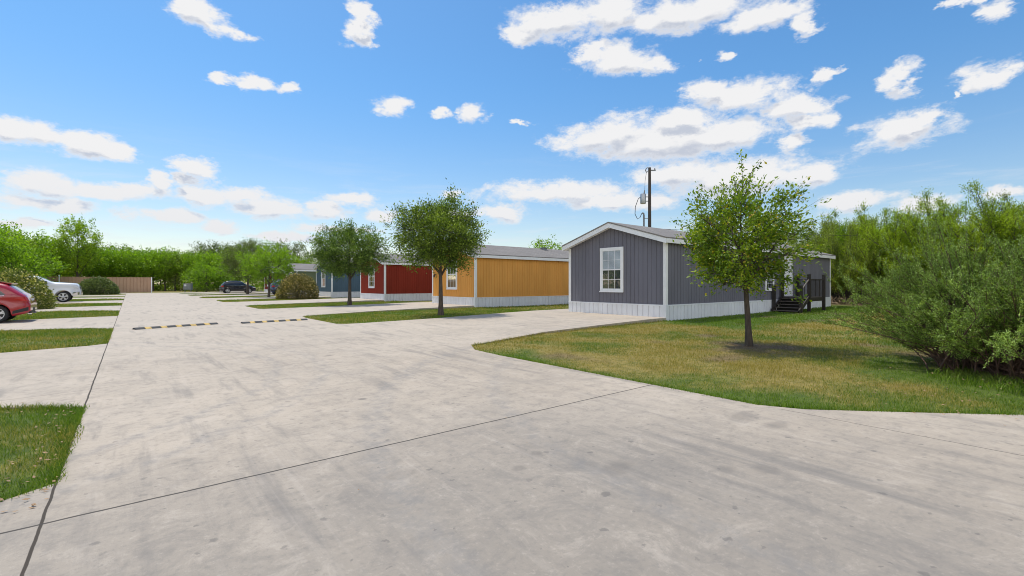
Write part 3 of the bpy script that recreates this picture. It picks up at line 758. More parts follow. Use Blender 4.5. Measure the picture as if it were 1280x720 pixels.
M['leaf_tan'] = leafmat('tan_flowered_leaves', (.026,.028,.010), (.075,.070,.028), (.17,.135,.070), .28, 1.6, tip=((.34,.25,.16), .80))
M['leaf_white'] = leafmat('white_flowered_leaves', (.030,.045,.012), (.085,.105,.028), (.17,.18,.06), .3, 2.2, tip=((.36,.31,.19), .78))

tm = tree_meshes(11, 4.36, 1.20, 2.33, 1.20, 1.10, .076, nlimb=12, nsec=80, ntwig=360, lpt=50, leaf=.080, asp=.5, twl=.34, lean=(-.24,.10), leader=1.25, spiky=1.0, flat=.05, rough=.42, sig=.075)
plant('young_tree', (*T1, -.02), tm, (M['bark'], M['leaf_pear']), 'young leafy tree with a thin leader on the brown lawn before the grey house', 'tree')
tm = tree_meshes(5, 5.15, 1.75, 3.5, 1.78, 1.48, .115, nlimb=11, nsec=90, ntwig=470, lpt=78, leaf=.105, asp=.42, twl=.42, lean=(-.05,.05), leader=.45, spiky=.8, flat=.12, rough=.30, sig=.125)
plant('oak_tree', (10.84, 18.43), tm, (M['bark'], M['leaf_oak']), 'round-crowned oak with forked trunk on the strip before the yellow house', 'tree', 'oaks on the grass strips')
tm = tree_meshes(23, 5.4, 1.7, 3.45, 2.12, 1.55, .125, nlimb=10, nsec=80, ntwig=420, lpt=72, leaf=.125, asp=.42, twl=.45, leader=.7, spiky=1.0, flat=.1, rough=.30, sig=.14)
plant('oak_tree', (x_at(437, 30.6), 30.6), tm, (M['bark'], M['leaf_oak2']), 'dark green oak on the strip before the red house', 'tree', 'oaks on the grass strips')
# bright tree and dark tree further on
tm = tree_meshes(31, 5.6, 1.3, 3.4, 2.5, 1.9, .12, nlimb=9, nsec=50, ntwig=420, lpt=26, leaf=.17, asp=.5, twl=.5, spiky=.5, rough=.25, sig=.13)
plant('bright_tree', (x_at(336, 53.2), 53.2), tm, (M['bark'], M['leaf_bright']), 'bright lime green tree behind the tan rounded bush', 'tree')
tm = tree_meshes(37, 6.9, 1.8, 4.4, 2.8, 2.4, .16, nlimb=9, nsec=50, ntwig=440, lpt=26, leaf=.18, asp=.45, twl=.55, spiky=.5, rough=.3, sig=.15)
plant('dull_tree', (x_at(309.5, 69.5), 69.5), tm, (M['bark'], M['leaf_dull']), 'grey-green tree whose trunk stands in front of the black car', 'tree')

def shrub_meshes(seed, H, Rr, rb, nst=200, tw=8, lpt=18, leaf=.035, asp=.3, thmax=75, sr=.010, curve=.5, lowbare=.3, twl=.4, pw=.6, base_lift=0., twiglow=0, leafspread=.015, shoots=0):
    rng = np.random.default_rng(seed); tb = MB(); LP, LD = [], []
    for k in range(nst):
        a = rng.uniform(0, 6.283); th = R(thmax)*rng.random()**pw
        b = np.array([math.cos(a+rng.normal(0, .5)), math.sin(a+rng.normal(0, .5)), 0])*rb*math.sqrt(rng.random())
        wob = 1+.16*math.sin(a*3+seed)+.10*math.sin(a*7+seed*2)+rng.normal(0, .07)
        e = np.array([math.cos(a)*math.sin(th)*Rr, math.sin(a)*math.sin(th)*Rr, max(.12*H, H*math.cos(th)**.75)])*wob*(rng.uniform(.55, 1.0) if rng.random() < .6 else 1.0)+b*.4
        md = (b+e)/2; md = md*np.array([1-curve*.5, 1-curve*.5, 1+curve*.35])+rng.normal(0, .04*Rr, 3)
        ts = np.linspace(0, 1, 7); pts = np.array([b*(1-t)**2+2*md*t*(1-t)+e*t*t for t in ts]); pts[0, 2] = -.05
        tb.tube(pts, [sr*(1-.8*t)+.002 for t in ts], 4, cap=False)
        L = np.linalg.norm(e-b)
        for j in range(tw):
            t = lowbare+(1-lowbare)*rng.random()**.75; p = b*(1-t)**2+2*md*t*(1-t)+e*t*t; tan = 2*(md-b)*(1-t)+2*(e-md)*t; tan /= np.linalg.norm(tan)+1e-9
            dv = tan+rng.normal(0, .45, 3)+np.array([0, 0, .25]); dv /= np.linalg.norm(dv); q = p+dv*twl*rng.uniform(.4, 1.1)*(1 if t < .9 else .8)
            tb.tube([p, (p+q)/2+rng.normal(0, .01, 3), q], [sr*.35, sr*.25, sr*.12], 3, cap=False)
            n = int(lpt*rng.uniform(.6, 1.4)); tt = rng.uniform(.05, 1.03, n)[:, None]
            LP.append(p+(q-p)*tt+rng.normal(0, leafspread, (n, 3))); LD.append(np.repeat(dv[None], n, 0)+rng.normal(0, .5, (n, 3)))
        if shoots and e[2] > .45*H:
            for j in range(3):
                p = e+rng.normal(0, .12, 3)-np.array([0, 0, .05]); dv = tan*.3+np.array([0, 0, 1])+rng.normal(0, .22, 3); dv /= np.linalg.norm(dv); q = p+dv*shoots*rng.uniform(.4, 1.1)
                tb.tube([p, (p+q)/2, q], [sr*.3, sr*.2, sr*.1], 3, cap=False)
                n = 46; tt = rng.uniform(0, 1.02, n)[:, None]
                LP.append(p+(q-p)*tt+rng.normal(0, .010, (n, 3))); LD.append(np.repeat(dv[None], n, 0)+rng.normal(0, .45, (n, 3)))
        for j in range(twiglow):
            t = rng.uniform(.1, .6); p = b*(1-t)**2+2*md*t*(1-t)+e*t*t; dv = rng.normal(0, 1, 3); dv[2] = abs(dv[2])*.4; q = p+dv/np.linalg.norm(dv)*twl*rng.uniform(.3, .9)
            tb.tube([p, (p+q)/2+rng.normal(0, .03, 3), q], [sr*.4, sr*.3, sr*.15], 3, cap=False)
    LP = np.concatenate(LP); LD = np.concatenate(LD); LP[:, 2] = np.maximum(LP[:, 2], .02)
    return tb.mesh('stems'), leafmesh('foliage', leaves_arrays(LP, LD, leaf, asp, rng, .7))
PN = ('stems', 'foliage')
sm = shrub_meshes(3, 1.98, 2.0, 1.2, nst=520, tw=17, lpt=40, leaf=.037, asp=.30, thmax=80, sr=.011, curve=.25, lowbare=.45, twl=.30, pw=.60, twiglow=9, shoots=.38)
plant('feathery_bush', (*BB, -.02), sm, (M['twigred'], M['leaf_sage']), 'large fan-shaped green bush with bare reddish stems beside the concrete at right', 'bush', names=PN)
# rounded bushes
def round_bush(seed, r, h, leaf, n, lpt, dense=1.0):
    return shrub_meshes(seed, h, r, r*.45, nst=int(n*1.5), tw=12, lpt=lpt*2, leaf=leaf, asp=.55, thmax=88, sr=.012, curve=.1, lowbare=.45, twl=.30, pw=.6, leafspread=.06)
def dome_bush(seed, r, h, leaf, n):
    rng = np.random.default_rng(seed); d = rng.normal(0, 1, (n, 3)); d[:, 2] = np.abs(d[:, 2])*1.0-.12; d /= np.linalg.norm(d, axis=1)[:, None]
    az = np.arctan2(d[:, 1], d[:, 0])
    # lumpy outline made of overlapping clumps
    cl = rng.normal(0, 1, (46, 3)); cl[:, 2] = np.abs(cl[:, 2]); cl /= np.linalg.norm(cl, axis=1)[:, None]
    near = (d@cl.T).max(1); lump = 1+.16*np.clip((near-.86)/.14, 0, 1)-.06+.05*np.sin(az*3+seed)
    k = (rng.random(n)**.35)*.55+.45+np.where(rng.random(n) < .06, rng.uniform(0, .12, n), 0)
    p = d*(lump*k)[:, None]*np.array([r, r, h*.93]); p[:, 2] = np.maximum(p[:, 2]+.10, .03)
    tb = MB()
    for i in range(70):
        q = p[rng.integers(n)]; tb.tube([(q[0]*.12, q[1]*.12, -.05), tuple(q*np.array([.45,.45,.6])), tuple(q*.97)], [.022,.014,.005], 4, cap=False)
    return tb.mesh('stems'), leafmesh('foliage', leaves_arrays(p, d, leaf, .6, rng, .8))
plant('tan_bush', (x_at(372, 47.2), 47.2), dome_bush(8, 1.75, 2.25, .13, 9000), (M['bark'], M['leaf_tan']), 'rounded tan and brown bush in front of the blue car', 'bush', names=PN)
plant('flowering_bush', (x_at(14, 37.8), 37.8), dome_bush(9, 1.6, 2.1, .12, 9500), (M['bark'], M['leaf_white']), 'big bush with creamy white blossom between the red car and the pickup', 'bush', names=PN)
fx, fy = at(122.5, 64)
plant('sage_bush', (fx, fy), dome_bush(10, 2.1, 2.15, .20, 7000), (M['bark'], M['leaf_grey']), 'grey-green rounded bush in front of the brown fence', 'bush', names=PN)

# hedge of tall feathery trees on the right
HG = 'tall feathery shrubs along the right boundary'
protos = [(shrub_meshes(51, 5.6, 3.3, 1.0, nst=150, tw=20, lpt=38, leaf=.125, asp=.24, thmax=78, sr=.035, curve=.35, lowbare=.28, twl=.85, pw=.7, twiglow=3, leafspread=.09), M['leaf_feather']),
          (shrub_meshes(52, 5.3, 3.0, 1.3, nst=150, tw=20, lpt=38, leaf=.12, asp=.22, thmax=70, sr=.03, curve=.3, lowbare=.25, twl=.8, pw=.8, twiglow=3, leafspread=.09), M['leaf_olive']),
          (shrub_meshes(53, 5.0, 3.2, 1.0, nst=150, tw=20, lpt=36, leaf=.13, asp=.26, thmax=82, sr=.03, curve=.4, lowbare=.22, twl=.8, pw=.65, twiglow=3, leafspread=.1), M['leaf_bright'])]
PR = []
for (me, mt) in protos:
    me[0].materials.append(M['bark']); me[1].materials.append(mt)
hl = ['grey-olive feathery shrub just behind the far end of the grey house', 'yellow-green feathery shrub right of the porch with dark stems at its foot', 'olive shrub standing over the gap between porch and fan-shaped bush',
      'tall bright shrub whose top rises above the hedge left of the fan-shaped bush', 'tallest feathery shrub directly above the fan-shaped bush', 'bright feathery shrub at the right edge behind the fan-shaped bush']
spots = [(41.5,13.2,1,1.0,.3),(39.2,8.6,0,1.02,1.0),(38.0,10.6,1,.86,2.0),(38.0,5.4,0,1.02,2.2),(37.6,2.4,0,1.05,4.0),(37.4,-1.0,2,1.05,.7)]
more = [(42.5,4.5,2,1.15,1.4),(41.5,9.4,2,1.10,5.0),(42.0,.5,1,1.15,3.3),(37.5,-4.5,0,1.1,2.9),(38,-8.2,2,1.15,.2),(43,17.5,1,1.05,2.7),(45,12,0,1.1,.9),(39,-12,0,1.1,1.8),(46,21,2,.95,3.1)]
for i, (x, y, k, s_, rz) in enumerate(spots+more):
    o = empty('hedge_shrub', (x, y, .12), rz); o.scale = (s_, s_, s_*(1.0))
    tag(o, hl[i] if i < len(hl) else 'feathery shrub in the second row of the right-hand hedge', 'shrub', HG)
    for me, nm in zip(protos[k][0], PN):
        c = bpy.data.objects.new(nm, me); COL.objects.link(c); c.parent = o

# far wood: a few prototypes copied
def wood_proto(seed, H, fork, rx, rz_, leaf, n, lpt, **kw):
    return tree_meshes(seed, H, fork, H-rz_*1.02, rx, rz_, .13, nlimb=8, nsec=36, ntwig=n, lpt=lpt, leaf=leaf, asp=.6, twl=.7, spiky=.4, rough=.3, sig=.22, **kw)
WP = [(wood_proto(61, 8.6, 2.2, 2.9, 3.1, .27, 260, 20), M['leaf_bright']), (wood_proto(62, 8.2, 2.5, 3.2, 2.8, .27, 270, 20), M['leaf_bright']),
      (wood_proto(63, 8.8, 1.6, 2.8, 3.5, .27, 270, 20), M['leaf_light']), (wood_proto(64, 11.2, 3, 3.2, 3.9, .25, 260, 18), M['leaf_dull']),
      (wood_proto(65, 5.4, .5, 2.6, 2.5, .26, 230, 18), M['leaf_bright']), (wood_proto(66, 8.4, 1.2, 2.6, 3.6, .25, 260, 22), M['leaf_oak'])]
for me, mt in WP: me[0].materials.append(M['bark']); me[1].materials.append(mt)
WL = ['bright green tree in the wood beyond the end of the road', 'bright green tree in the wood beyond the end of the road', 'pale yellow-green tree in the wood at the left of the road end', 'tall grey-green tree standing above the bright wood', 'low bright green thicket tree at the front of the wood', 'dark green tree in the wood beyond the end of the road']
rw = random.Random(4)
def wood(px, d, k, s_=1.0):
    x, y = at(px, d); o = empty('wood_tree', (x, y, -.05), rw.uniform(0, 6.28)); o.scale = (s_*rw.uniform(.95, 1.1),)*2+(s_,)
    tag(o, WL[k], 'tree', 'trees of the far wood: '+('bright green ones' if k < 2 else ('pale yellow-green ones', 'tall grey-green ones', 'low thicket ones', 'dark green ones')[k-2]))
    for me, nm in zip(WP[k][0], ('trunk', 'crown')):
        c = bpy.data.objects.new(nm, me); COL.objects.link(c); c.parent = o
for px in range(128, 300, 13): wood(px+rw.uniform(-3, 3), rw.uniform(92, 100), rw.choice((0,1,0,1,5)), rw.uniform(.9, 1.04))
for px in range(124, 300, 15): wood(px+rw.uniform(-3, 3), rw.uniform(103, 112), rw.choice((0,1,5)), rw.uniform(.95, 1.08))
for px in (252, 268, 284, 300, 316, 352, 372): wood(px, rw.uniform(101, 108), 3, rw.uniform(.9, 1.02))
for px, d, s_ in ((258, 84, .95), (246, 87, .8), (275, 86, .8), (350, 92, .9), (330, 95, 1.0)): wood(px, d, 4, s_)
for px in range(340, 540, 17): wood(px, rw.uniform(104, 118), rw.choice((0,1,5)), rw.uniform(.78, .92))
for px, d, k, s_ in ((-28,58,0,1.08),(-8,66,1,1.15),(8,72,2,1.12),(24,75,5,1.10),(40,78,0,1.12),(56,82,2,1.1),(74,84,1,1.0),(112,88,0,1.0),(126,90,1,.98),(-50,60,1,1.1),(-85,56,0,1.1),(-120,54,1,1.1),(30,88,1,1.1),(60,92,0,1.1),(95,95,5,1.1),(0,85,0,1.2),(118,100,3,.9),(138,106,3,.92),(205,110,3,.84),(14,60,4,1.1),(36,66,4,1.2),(62,88,4,1.0),(160,104,3,.88)): wood(px, d, k, s_)
for i in range(13):       # the wood carries on along the left boundary
    x, y = -34-(i % 2)*5-rw.uniform(0, 3), 84-i*8.5; d = x*SN+y*CS; k = rw.choice((0,1,2,5)); o = empty('wood_tree', (x, y, -.05), rw.uniform(0, 6.28)); o.scale = (1.15, 1.15, 1.05)
    tag(o, WL[k], 'tree', 'trees of the far wood: '+('bright green ones' if k < 2 else {2: 'pale yellow-green ones', 5: 'dark green ones'}[k]))
    for me, nm in zip(WP[k][0], ('trunk', 'crown')):
        c = bpy.data.objects.new(nm, me); COL.objects.link(c); c.parent = o
tm = tree_meshes(71, 12.6, 2.5, 8.0, 2.9, 4.6, .2, nlimb=12, nsec=70, ntwig=520, lpt=22, leaf=.24, asp=.6, twl=.7, leader=1.0, spiky=.5, rough=.25, sig=.16)
plant('tall_tree', at(97, 81), tm, (M['bark'], M['leaf_light']), 'tall pale green tree rising above the left end of the brown fence', 'tree')
tm = tree_meshes(73, 8.4, 2.5, 5.8, 4.0, 2.5, .2, nlimb=8, nsec=40, ntwig=260, lpt=20, leaf=.25, asp=.6, twl=.6, rough=.25, sig=.2)
plant('distant_tree', at(687, 74), tm, (M['bark'], M['leaf_bright']), 'tree top showing over the roof of the yellow house', 'tree')
# undergrowth mass behind and below the wood
def under():
    rng = np.random.default_rng(77); LP = []
    def band(px0, px1, d0, d1, hmax, n):
        px = rng.uniform(px0, px1, n); d = rng.uniform(d0, d1, n); l = (px-640)/F*d
        x = d*SN+l*CS; y = d*CS-l*SN; h = hmax*(.6+.4*vnoise(px*.06, d*.1, 5)); z = h*rng.random(n)**.8
        LP.append(np.stack([x, y, z], 1))
    band(-130, 720, 116, 140, 7.4, 26000); band(186, 345, 97, 102, 1.3, 2600); band(-60, 190, 97, 110, 3.5, 6000); band(270, 330, 86, 90, .8, 500)
    n = 9000; LP.append(np.stack([rng.uniform(-62, -44, n), rng.uniform(-30, 110, n), rng.uniform(0, 6.5, n)**1.0], 1))
    LP = np.concatenate(LP); V = leaves_arrays(LP, rng.normal(0, 1, LP.shape), .55, .6, rng)
    tag(link('undergrowth', leafmesh('undergrowth', V), M['leaf_oak']), 'dense dark green undergrowth filling the back of the far wood', 'undergrowth', kind='stuff')
    LP = []
    n = 2600; x = rng.uniform(34.9, 37, n); y = rng.uniform(-14, 13, n); LP.append(np.stack([x, y, rng.uniform(0, .5, n)**1.5+.05], 1))
    n = 700; px = rng.uniform(225, 345, n); d = rng.uniform(82, 86, n); l = (px-640)/F*d; LP.append(np.stack([d*SN+l*CS, d*CS-l*SN, rng.uniform(0, .7, n)], 1))
    LP = np.concatenate(LP); V = leaves_arrays(LP, rng.normal(0, 1, LP.shape)+np.array([0,0,1]), .35, .12, rng)
    tag(link('dry_brush', leafmesh('dry_brush', V), pmat('dry_brush', (.22,.155,.095), .8, .4, 2)), 'dry tan weeds and fallen twigs at the foot of the hedge and wood', 'dry brush', kind='stuff')
under()

# ------------------------------------------------------------------ vehicles (local x: 0 rear .. L front, y across, z up)
def interp(pts, x):
    xs = [p[0] for p in pts]; zs = [p[1] for p in pts]
    if x <= xs[0]: return zs[0]
    for i in range(len(xs)-1):
        if x <= xs[i+1]:
            t = (x-xs[i])/(xs[i+1]-xs[i]); return zs[i]+(zs[i+1]-zs[i])*t
    return zs[-1]
class Car:
    def __init__(s, L, W, top, bot, belt, wheels, wr, roofw=.76, name=''):
        s.L, s.W, s.top, s.bot, s.belt, s.wh, s.wr, s.rw = L, W, top, bot, belt, wheels, wr, roofw
    def zt(s, x):   # lightly smoothed roof line
        return sum(interp(s.top, x+o)*w for o, w in ((-.06,.25),(0,.5),(.06,.25)))
    def zb(s, x):
        z = interp(s.bot, x)
        for w in s.wh:
            d = abs(x-w); r = s.wr*1.17
            if d < r: z = max(z, s.wr+math.sqrt(r*r-d*d)-.0)
        return z
    def hw(s, x, z):
        p = s.W/2; u = x/s.L
        p *= 1-.13*max(0, (.10-u)/.10)**2.2-.24*max(0, (u-.88)/.12)**2.2
        zbelt = interp(s.belt, x); zt = s.zt(x)
        if z > zbelt:
            t = (z-zbelt)/max(.05, (max(q[1] for q in s.top)-zbelt)); p *= 1-(1-s.rw)*min(1, t)**1.15
        else:
            t = (zbelt-z)/max(.1, zbelt-.2); p *= 1-.07*max(0, t-.45)**1.3-.018*math.sin(min(1, t)*6.0)*(t < .55)
        for w in s.wh:
            d = math.hypot(x-w, z-s.wr)
            if d < s.wr*1.7: p += .022*max(0, 1-abs(d-s.wr*1.2)/(s.wr*.5))
        e = (zt-z); k = .11
        if e < k: p *= 1-.16*(1-max(0, e)/k)**2.2
        return p
    def ztop(s, x, f):   # f -1..1 across
        return s.zt(x)+.03*(1-f*f)
    def body(s, mat, par, name='body'):
        xs = sorted(set([round(i*s.L/70, 4) for i in range(71)]+[round(w+s.wr*1.17*math.cos(a), 4) for w in s.wh for a in np.linspace(0, math.pi, 15)]))
        nr, nc = 14, 7; v = []; f = []; ring = nr*2+nc-2+0
        for x in xs:
            zb, zt = s.zb(x), s.zt(x)
            L_, R_ = [], []
            for k in range(nr):
                t = k/(nr-1); t = 1-(1-t)**1.25; z = zb+(zt-zb)*t; h = s.hw(x, z); L_.append((x, -h, z)); R_.append((x, h, z))
            h = s.hw(x, zt); C = [(x, -h+2*h*(j+1)/(nc+1), s.ztop(x, -1+2*(j+1)/(nc+1))) for j in range(nc)]
            row = L_+C+R_[::-1]; n = len(row); v += row
        m = len(xs)
        for i in range(m-1):
            for k in range(n): f.append((i*n+k, (i+1)*n+k, (i+1)*n+(k+1) % n, i*n+(k+1) % n))
        mb = MB(); mb.add(v, f, True); mb.add(v[:n], [tuple(range(n))]); mb.add(v[-n:], [tuple(range(n))[::-1]])
        return mb.build(name, mat, par, recalc=True)
    def side(s, quad, mat, par, name, sg, off=.006, nx=10, nz=5):
        """quad: (xa,za),(xb,zb) bottom, (xb2,zb2),(xa2,za2) top corner points in the side view"""
        (xa, za), (xb, zb), (xc, zc), (xd, zd) = quad; v = []; f = []
        for j in range(nz+1):
            t = j/nz
            for i in range(nx+1):
                u = i/nx; x = (xa*(1-u)+xb*u)*(1-t)+(xd*(1-u)+xc*u)*t; z = (za*(1-u)+zb*u)*(1-t)+(zd*(1-u)+zc*u)*t
                v.append((x, sg*(s.hw(x, z)+off), z))
        for j in range(nz):
            for i in range(nx): a = j*(nx+1)+i; f.append((a, a+1, a+nx+2, a+nx+1))
        return MB().add(v, f, True).build(name, mat, par)
    def over(s, x0, x1, fr, mat, par, name, off=.008, nx=8, fr1=None):
        v = []; f = []; fr1 = fr1 or fr
        for i in range(nx+1):
            x = x0+(x1-x0)*i/nx; h = s.hw(x, s.zt(x)); q = fr+(fr1-fr)*i/nx
            for j in range(9): ff = -q+2*q*j/8; v.append((x, ff*h, s.ztop(x, ff)+off))
        for i in range(nx):
            for j in range(8): a = i*9+j; f.append((a, a+1, a+10, a+9))
        return MB().add(v, f, True).build(name, mat, par)
    def wheels(s, par, rim=M['rim'], spokes=5, style=1):
        for x in s.wh:
            for sg in (-1, 1):
                y = sg*(s.W/2-.115); r = s.wr
                w = MB(); o = .115
                w.lathe_y((x, y, r), [(-o*.9, r*.66), (-o, r*.72), (-o, r*.93), (-o*.72, r), (o*.72, r), (o, r*.93), (o, r*.72), (o*.9, r*.66)], 28)
                wb = w.build('wheel', M['tyre'], par)
                q = MB(); yo = y+sg*.088
                q.lathe_y((x, y, r), [(sg*.10, r*.70), (sg*.11, r*.68), (sg*.095, r*.60), (sg*.02, r*.58)], 28)
                for k in range(spokes):
                    a = 2*math.pi*k/spokes+.3
                    for da in ((-.16, .16) if style else (0,)):
                        q.bar((x+math.cos(a)*.05, yo+sg*.012, r+math.sin(a)*.05), (x+math.cos(a+da)*r*.64, yo, r+math.sin(a+da)*r*.64), .05*r/.34, .02, up=(0,1,0))
                q.lathe_y((x, y, r), [(sg*.085, r*.2), (sg*.115, r*.17), (sg*.118, .001)], 14)
                q.build('rim', rim, wb)
                MB().lathe_y((x, y, r), [(sg*.045, r*.62), (sg*.046, .001)], 20).build('dark_backing_disc', M['black'], wb)  # plain dark disc backing the spokes, its colour standing for shaded depth
def end_patch(car, x, sgx, y0, y1, z0, z1, mat, par, name, off=.012, ny=6, nz=3, wrap=.0):
    """a lens or panel on the rear (sgx -1) or front (+1) face that follows the rounded plan"""
    v = []; f = []
    for j in range(nz+1):
        for i in range(ny+1):
            y = y0+(y1-y0)*i/ny; z = z0+(z1-z0)*j/nz
            v.append((x+sgx*off-sgx*wrap*(abs(y)/(car.W/2))**3, y, z))
    b = len(v); v += [(p[0]-sgx*.05, p[1], p[2]) for p in v]
    n = ny+1
    for j in range(nz):
        for i in range(ny): a = j*n+i; f += [(a, a+1, a+n+1, a+n), (b+a, b+a+n, b+a+n+1, b+a+1)]
    for i in range(ny): f += [(i, b+i, b+i+1, i+1), (nz*n+i, nz*n+i+1, b+nz*n+i+1, b+nz*n+i)]
    for j in range(nz): a = j*n; c = j*n+ny; f += [(a, a+n, b+a+n, b+a), (c, b+c, b+c+n, c+n)]
    return MB().add(v, f).build(name, mat, par, recalc=True)

def crossover(name, loc, rz, paint, label, L=4.5, W=1.84, H=1.60, plate=True):
    root = empty(name, loc, rz); tag(root, label, 'car', 'parked cars'); k = H/1.62; q = L/4.5
    top = [(0,.62),(.04,.98),(.12,1.06),(.20,1.12),(.62,1.50),(.85,1.58),(1.4,1.62),(2.2,1.61),(2.6,1.55),(3.35,1.06),(3.7,1.0),(4.2,.88),(4.42,.74),(4.5,.52)]
    top = [(a*q, b*k) for a, b in top]
    bot = [(0,.46),(.12,.34),(.5,.24),(4.0,.22),(4.3,.26),(4.5,.36)]; bot = [(a*q, b*k) for a, b in bot]
    belt = [(0,1.04*k),(1.2*q,1.00*k),(3.3*q,.95*k),(4.5*q,.9*k)]
    c = Car(L, W, top, bot, belt, (.86*q, 3.55*q), .345*k, .74)
    b = c.body(paint, root)
    for sg in (-1, 1):
        c.side([(.62*q,1.09*k),(1.18*q,1.05*k),(1.18*q,1.46*k),(.95*q,1.44*k)], M['carglass'], root, 'side_window', sg, nx=4)
        c.side([(1.22*q,1.05*k),(2.02*q,1.02*k),(2.02*q,1.50*k),(1.22*q,1.47*k)], M['carglass'], root, 'side_window', sg, nx=5)
        c.side([(2.08*q,1.02*k),(3.05*q,1.0*k),(2.52*q,1.46*k),(2.08*q,1.50*k)], M['carglass'], root, 'side_window', sg, nx=6)
        c.side([(.66*q,1.045*k),(3.0*q,.985*k),(3.0*q,1.0*k),(.66*q,1.065*k)], M['chrome'], root, 'window_trim', sg, nx=20, nz=1, off=.010)
        c.side([(1.15*q,.235*k),(3.2*q,.23*k),(3.2*q,.33*k),(1.15*q,.34*k)], M['black'], root, 'sill_cladding', sg, nx=20, nz=2)
        c.side([(.05*q,.46*k),(.46*q,.34*k),(.44*q,.46*k),(.05*q,.60*k)], M['black'], root, 'bumper_cladding', sg, nx=8, nz=3)
        c.side([(.02*q,.80*k),(.42*q,.90*k),(.36*q,1.0*k),(.10*q,1.0*k)], M['redlamp'], root, 'tail_light', sg, nx=6, off=.012)
        c.side([(4.02*q,.74*k),(4.40*q,.66*k),(4.34*q,.76*k),(3.95*q,.86*k)], M['clearlamp'], root, 'headlight', sg, nx=6, off=.01)
        c.side([(1.35*q,.82*k),(1.60*q,.82*k),(1.60*q,.85*k),(1.35*q,.85*k)], M['chrome'], root, 'door_handle', sg, nx=2, nz=1, off=.025)
        c.side([(2.25*q,.80*k),(2.50*q,.80*k),(2.50*q,.83*k),(2.25*q,.83*k)], M['chrome'], root, 'door_handle', sg, nx=2, nz=1, off=.025)
        m = MB(); hw = c.hw(2.92*q, 1.02*k); y0, y1 = sorted((sg*(hw+.02), sg*(hw+.20))); m.prism([(2.86*q, 1.0*k), (3.02*q, 1.02*k), (3.0*q, 1.14*k), (2.88*q, 1.15*k)], 'y', y0, y1); m.build('mirror', paint, root)
        MB().bar((1.0*q, sg*.56, H+.035), (2.35*q, sg*.56, H+.03), .035, .03).build('roof_rail', M['black'], root)
        lx = MB().tube([(.10, sg*.55, .30), (-.01, sg*.55, .30)], .035, 10); lx.build('exhaust', M['chrome'], root)
    c.over(.24*q, .60*q, .86, M['shield'], root, 'rear_window', fr1=.84)
    c.over(2.66*q, 3.30*q, .88, M['carglass'], root, 'windscreen', fr1=.92)
    sp = MB(); sp.prism([(.52*q, 1.50*k), (.90*q, 1.615*k), (.90*q, 1.635*k), (.50*q, 1.535*k)], 'y', -.60, .60); sp.build('spoiler', paint, root)
    end_patch(c, 0, -1, -.58, .58, .36*k, .56*k, M['black'], root, 'rear_bumper', .004, wrap=.12)
    end_patch(c, .03, -1, -.26, .26, .76*k, .92*k, M['plate'], root, 'number_plate', .004)
    end_patch(c, L, 1, -.55, .55, .42*k, .64*k, M['black'], root, 'grille', .012, wrap=.1)
    c.wheels(root, spokes=5)
    return root
yr = 24.6+.92; xr = -2.84
crossover('red_crossover', (xr, yr, 0), math.pi, M['red_paint'], 'shiny red crossover with its rear towards the road at the left edge', H=1.50)
yb = 79.5; crossover('black_crossover', (x_at(274.5, yb), yb, .05), 0, M['black_paint'], 'black crossover parked in front of the far wood', L=4.6, H=1.8)
yv = 63.0; crossover('blue_crossover', (x_at(336.5, yv), yv, .06), 0, M['blue_paint'], 'navy blue car half hidden behind the tan rounded bush', L=4.6, W=1.95, H=1.86)

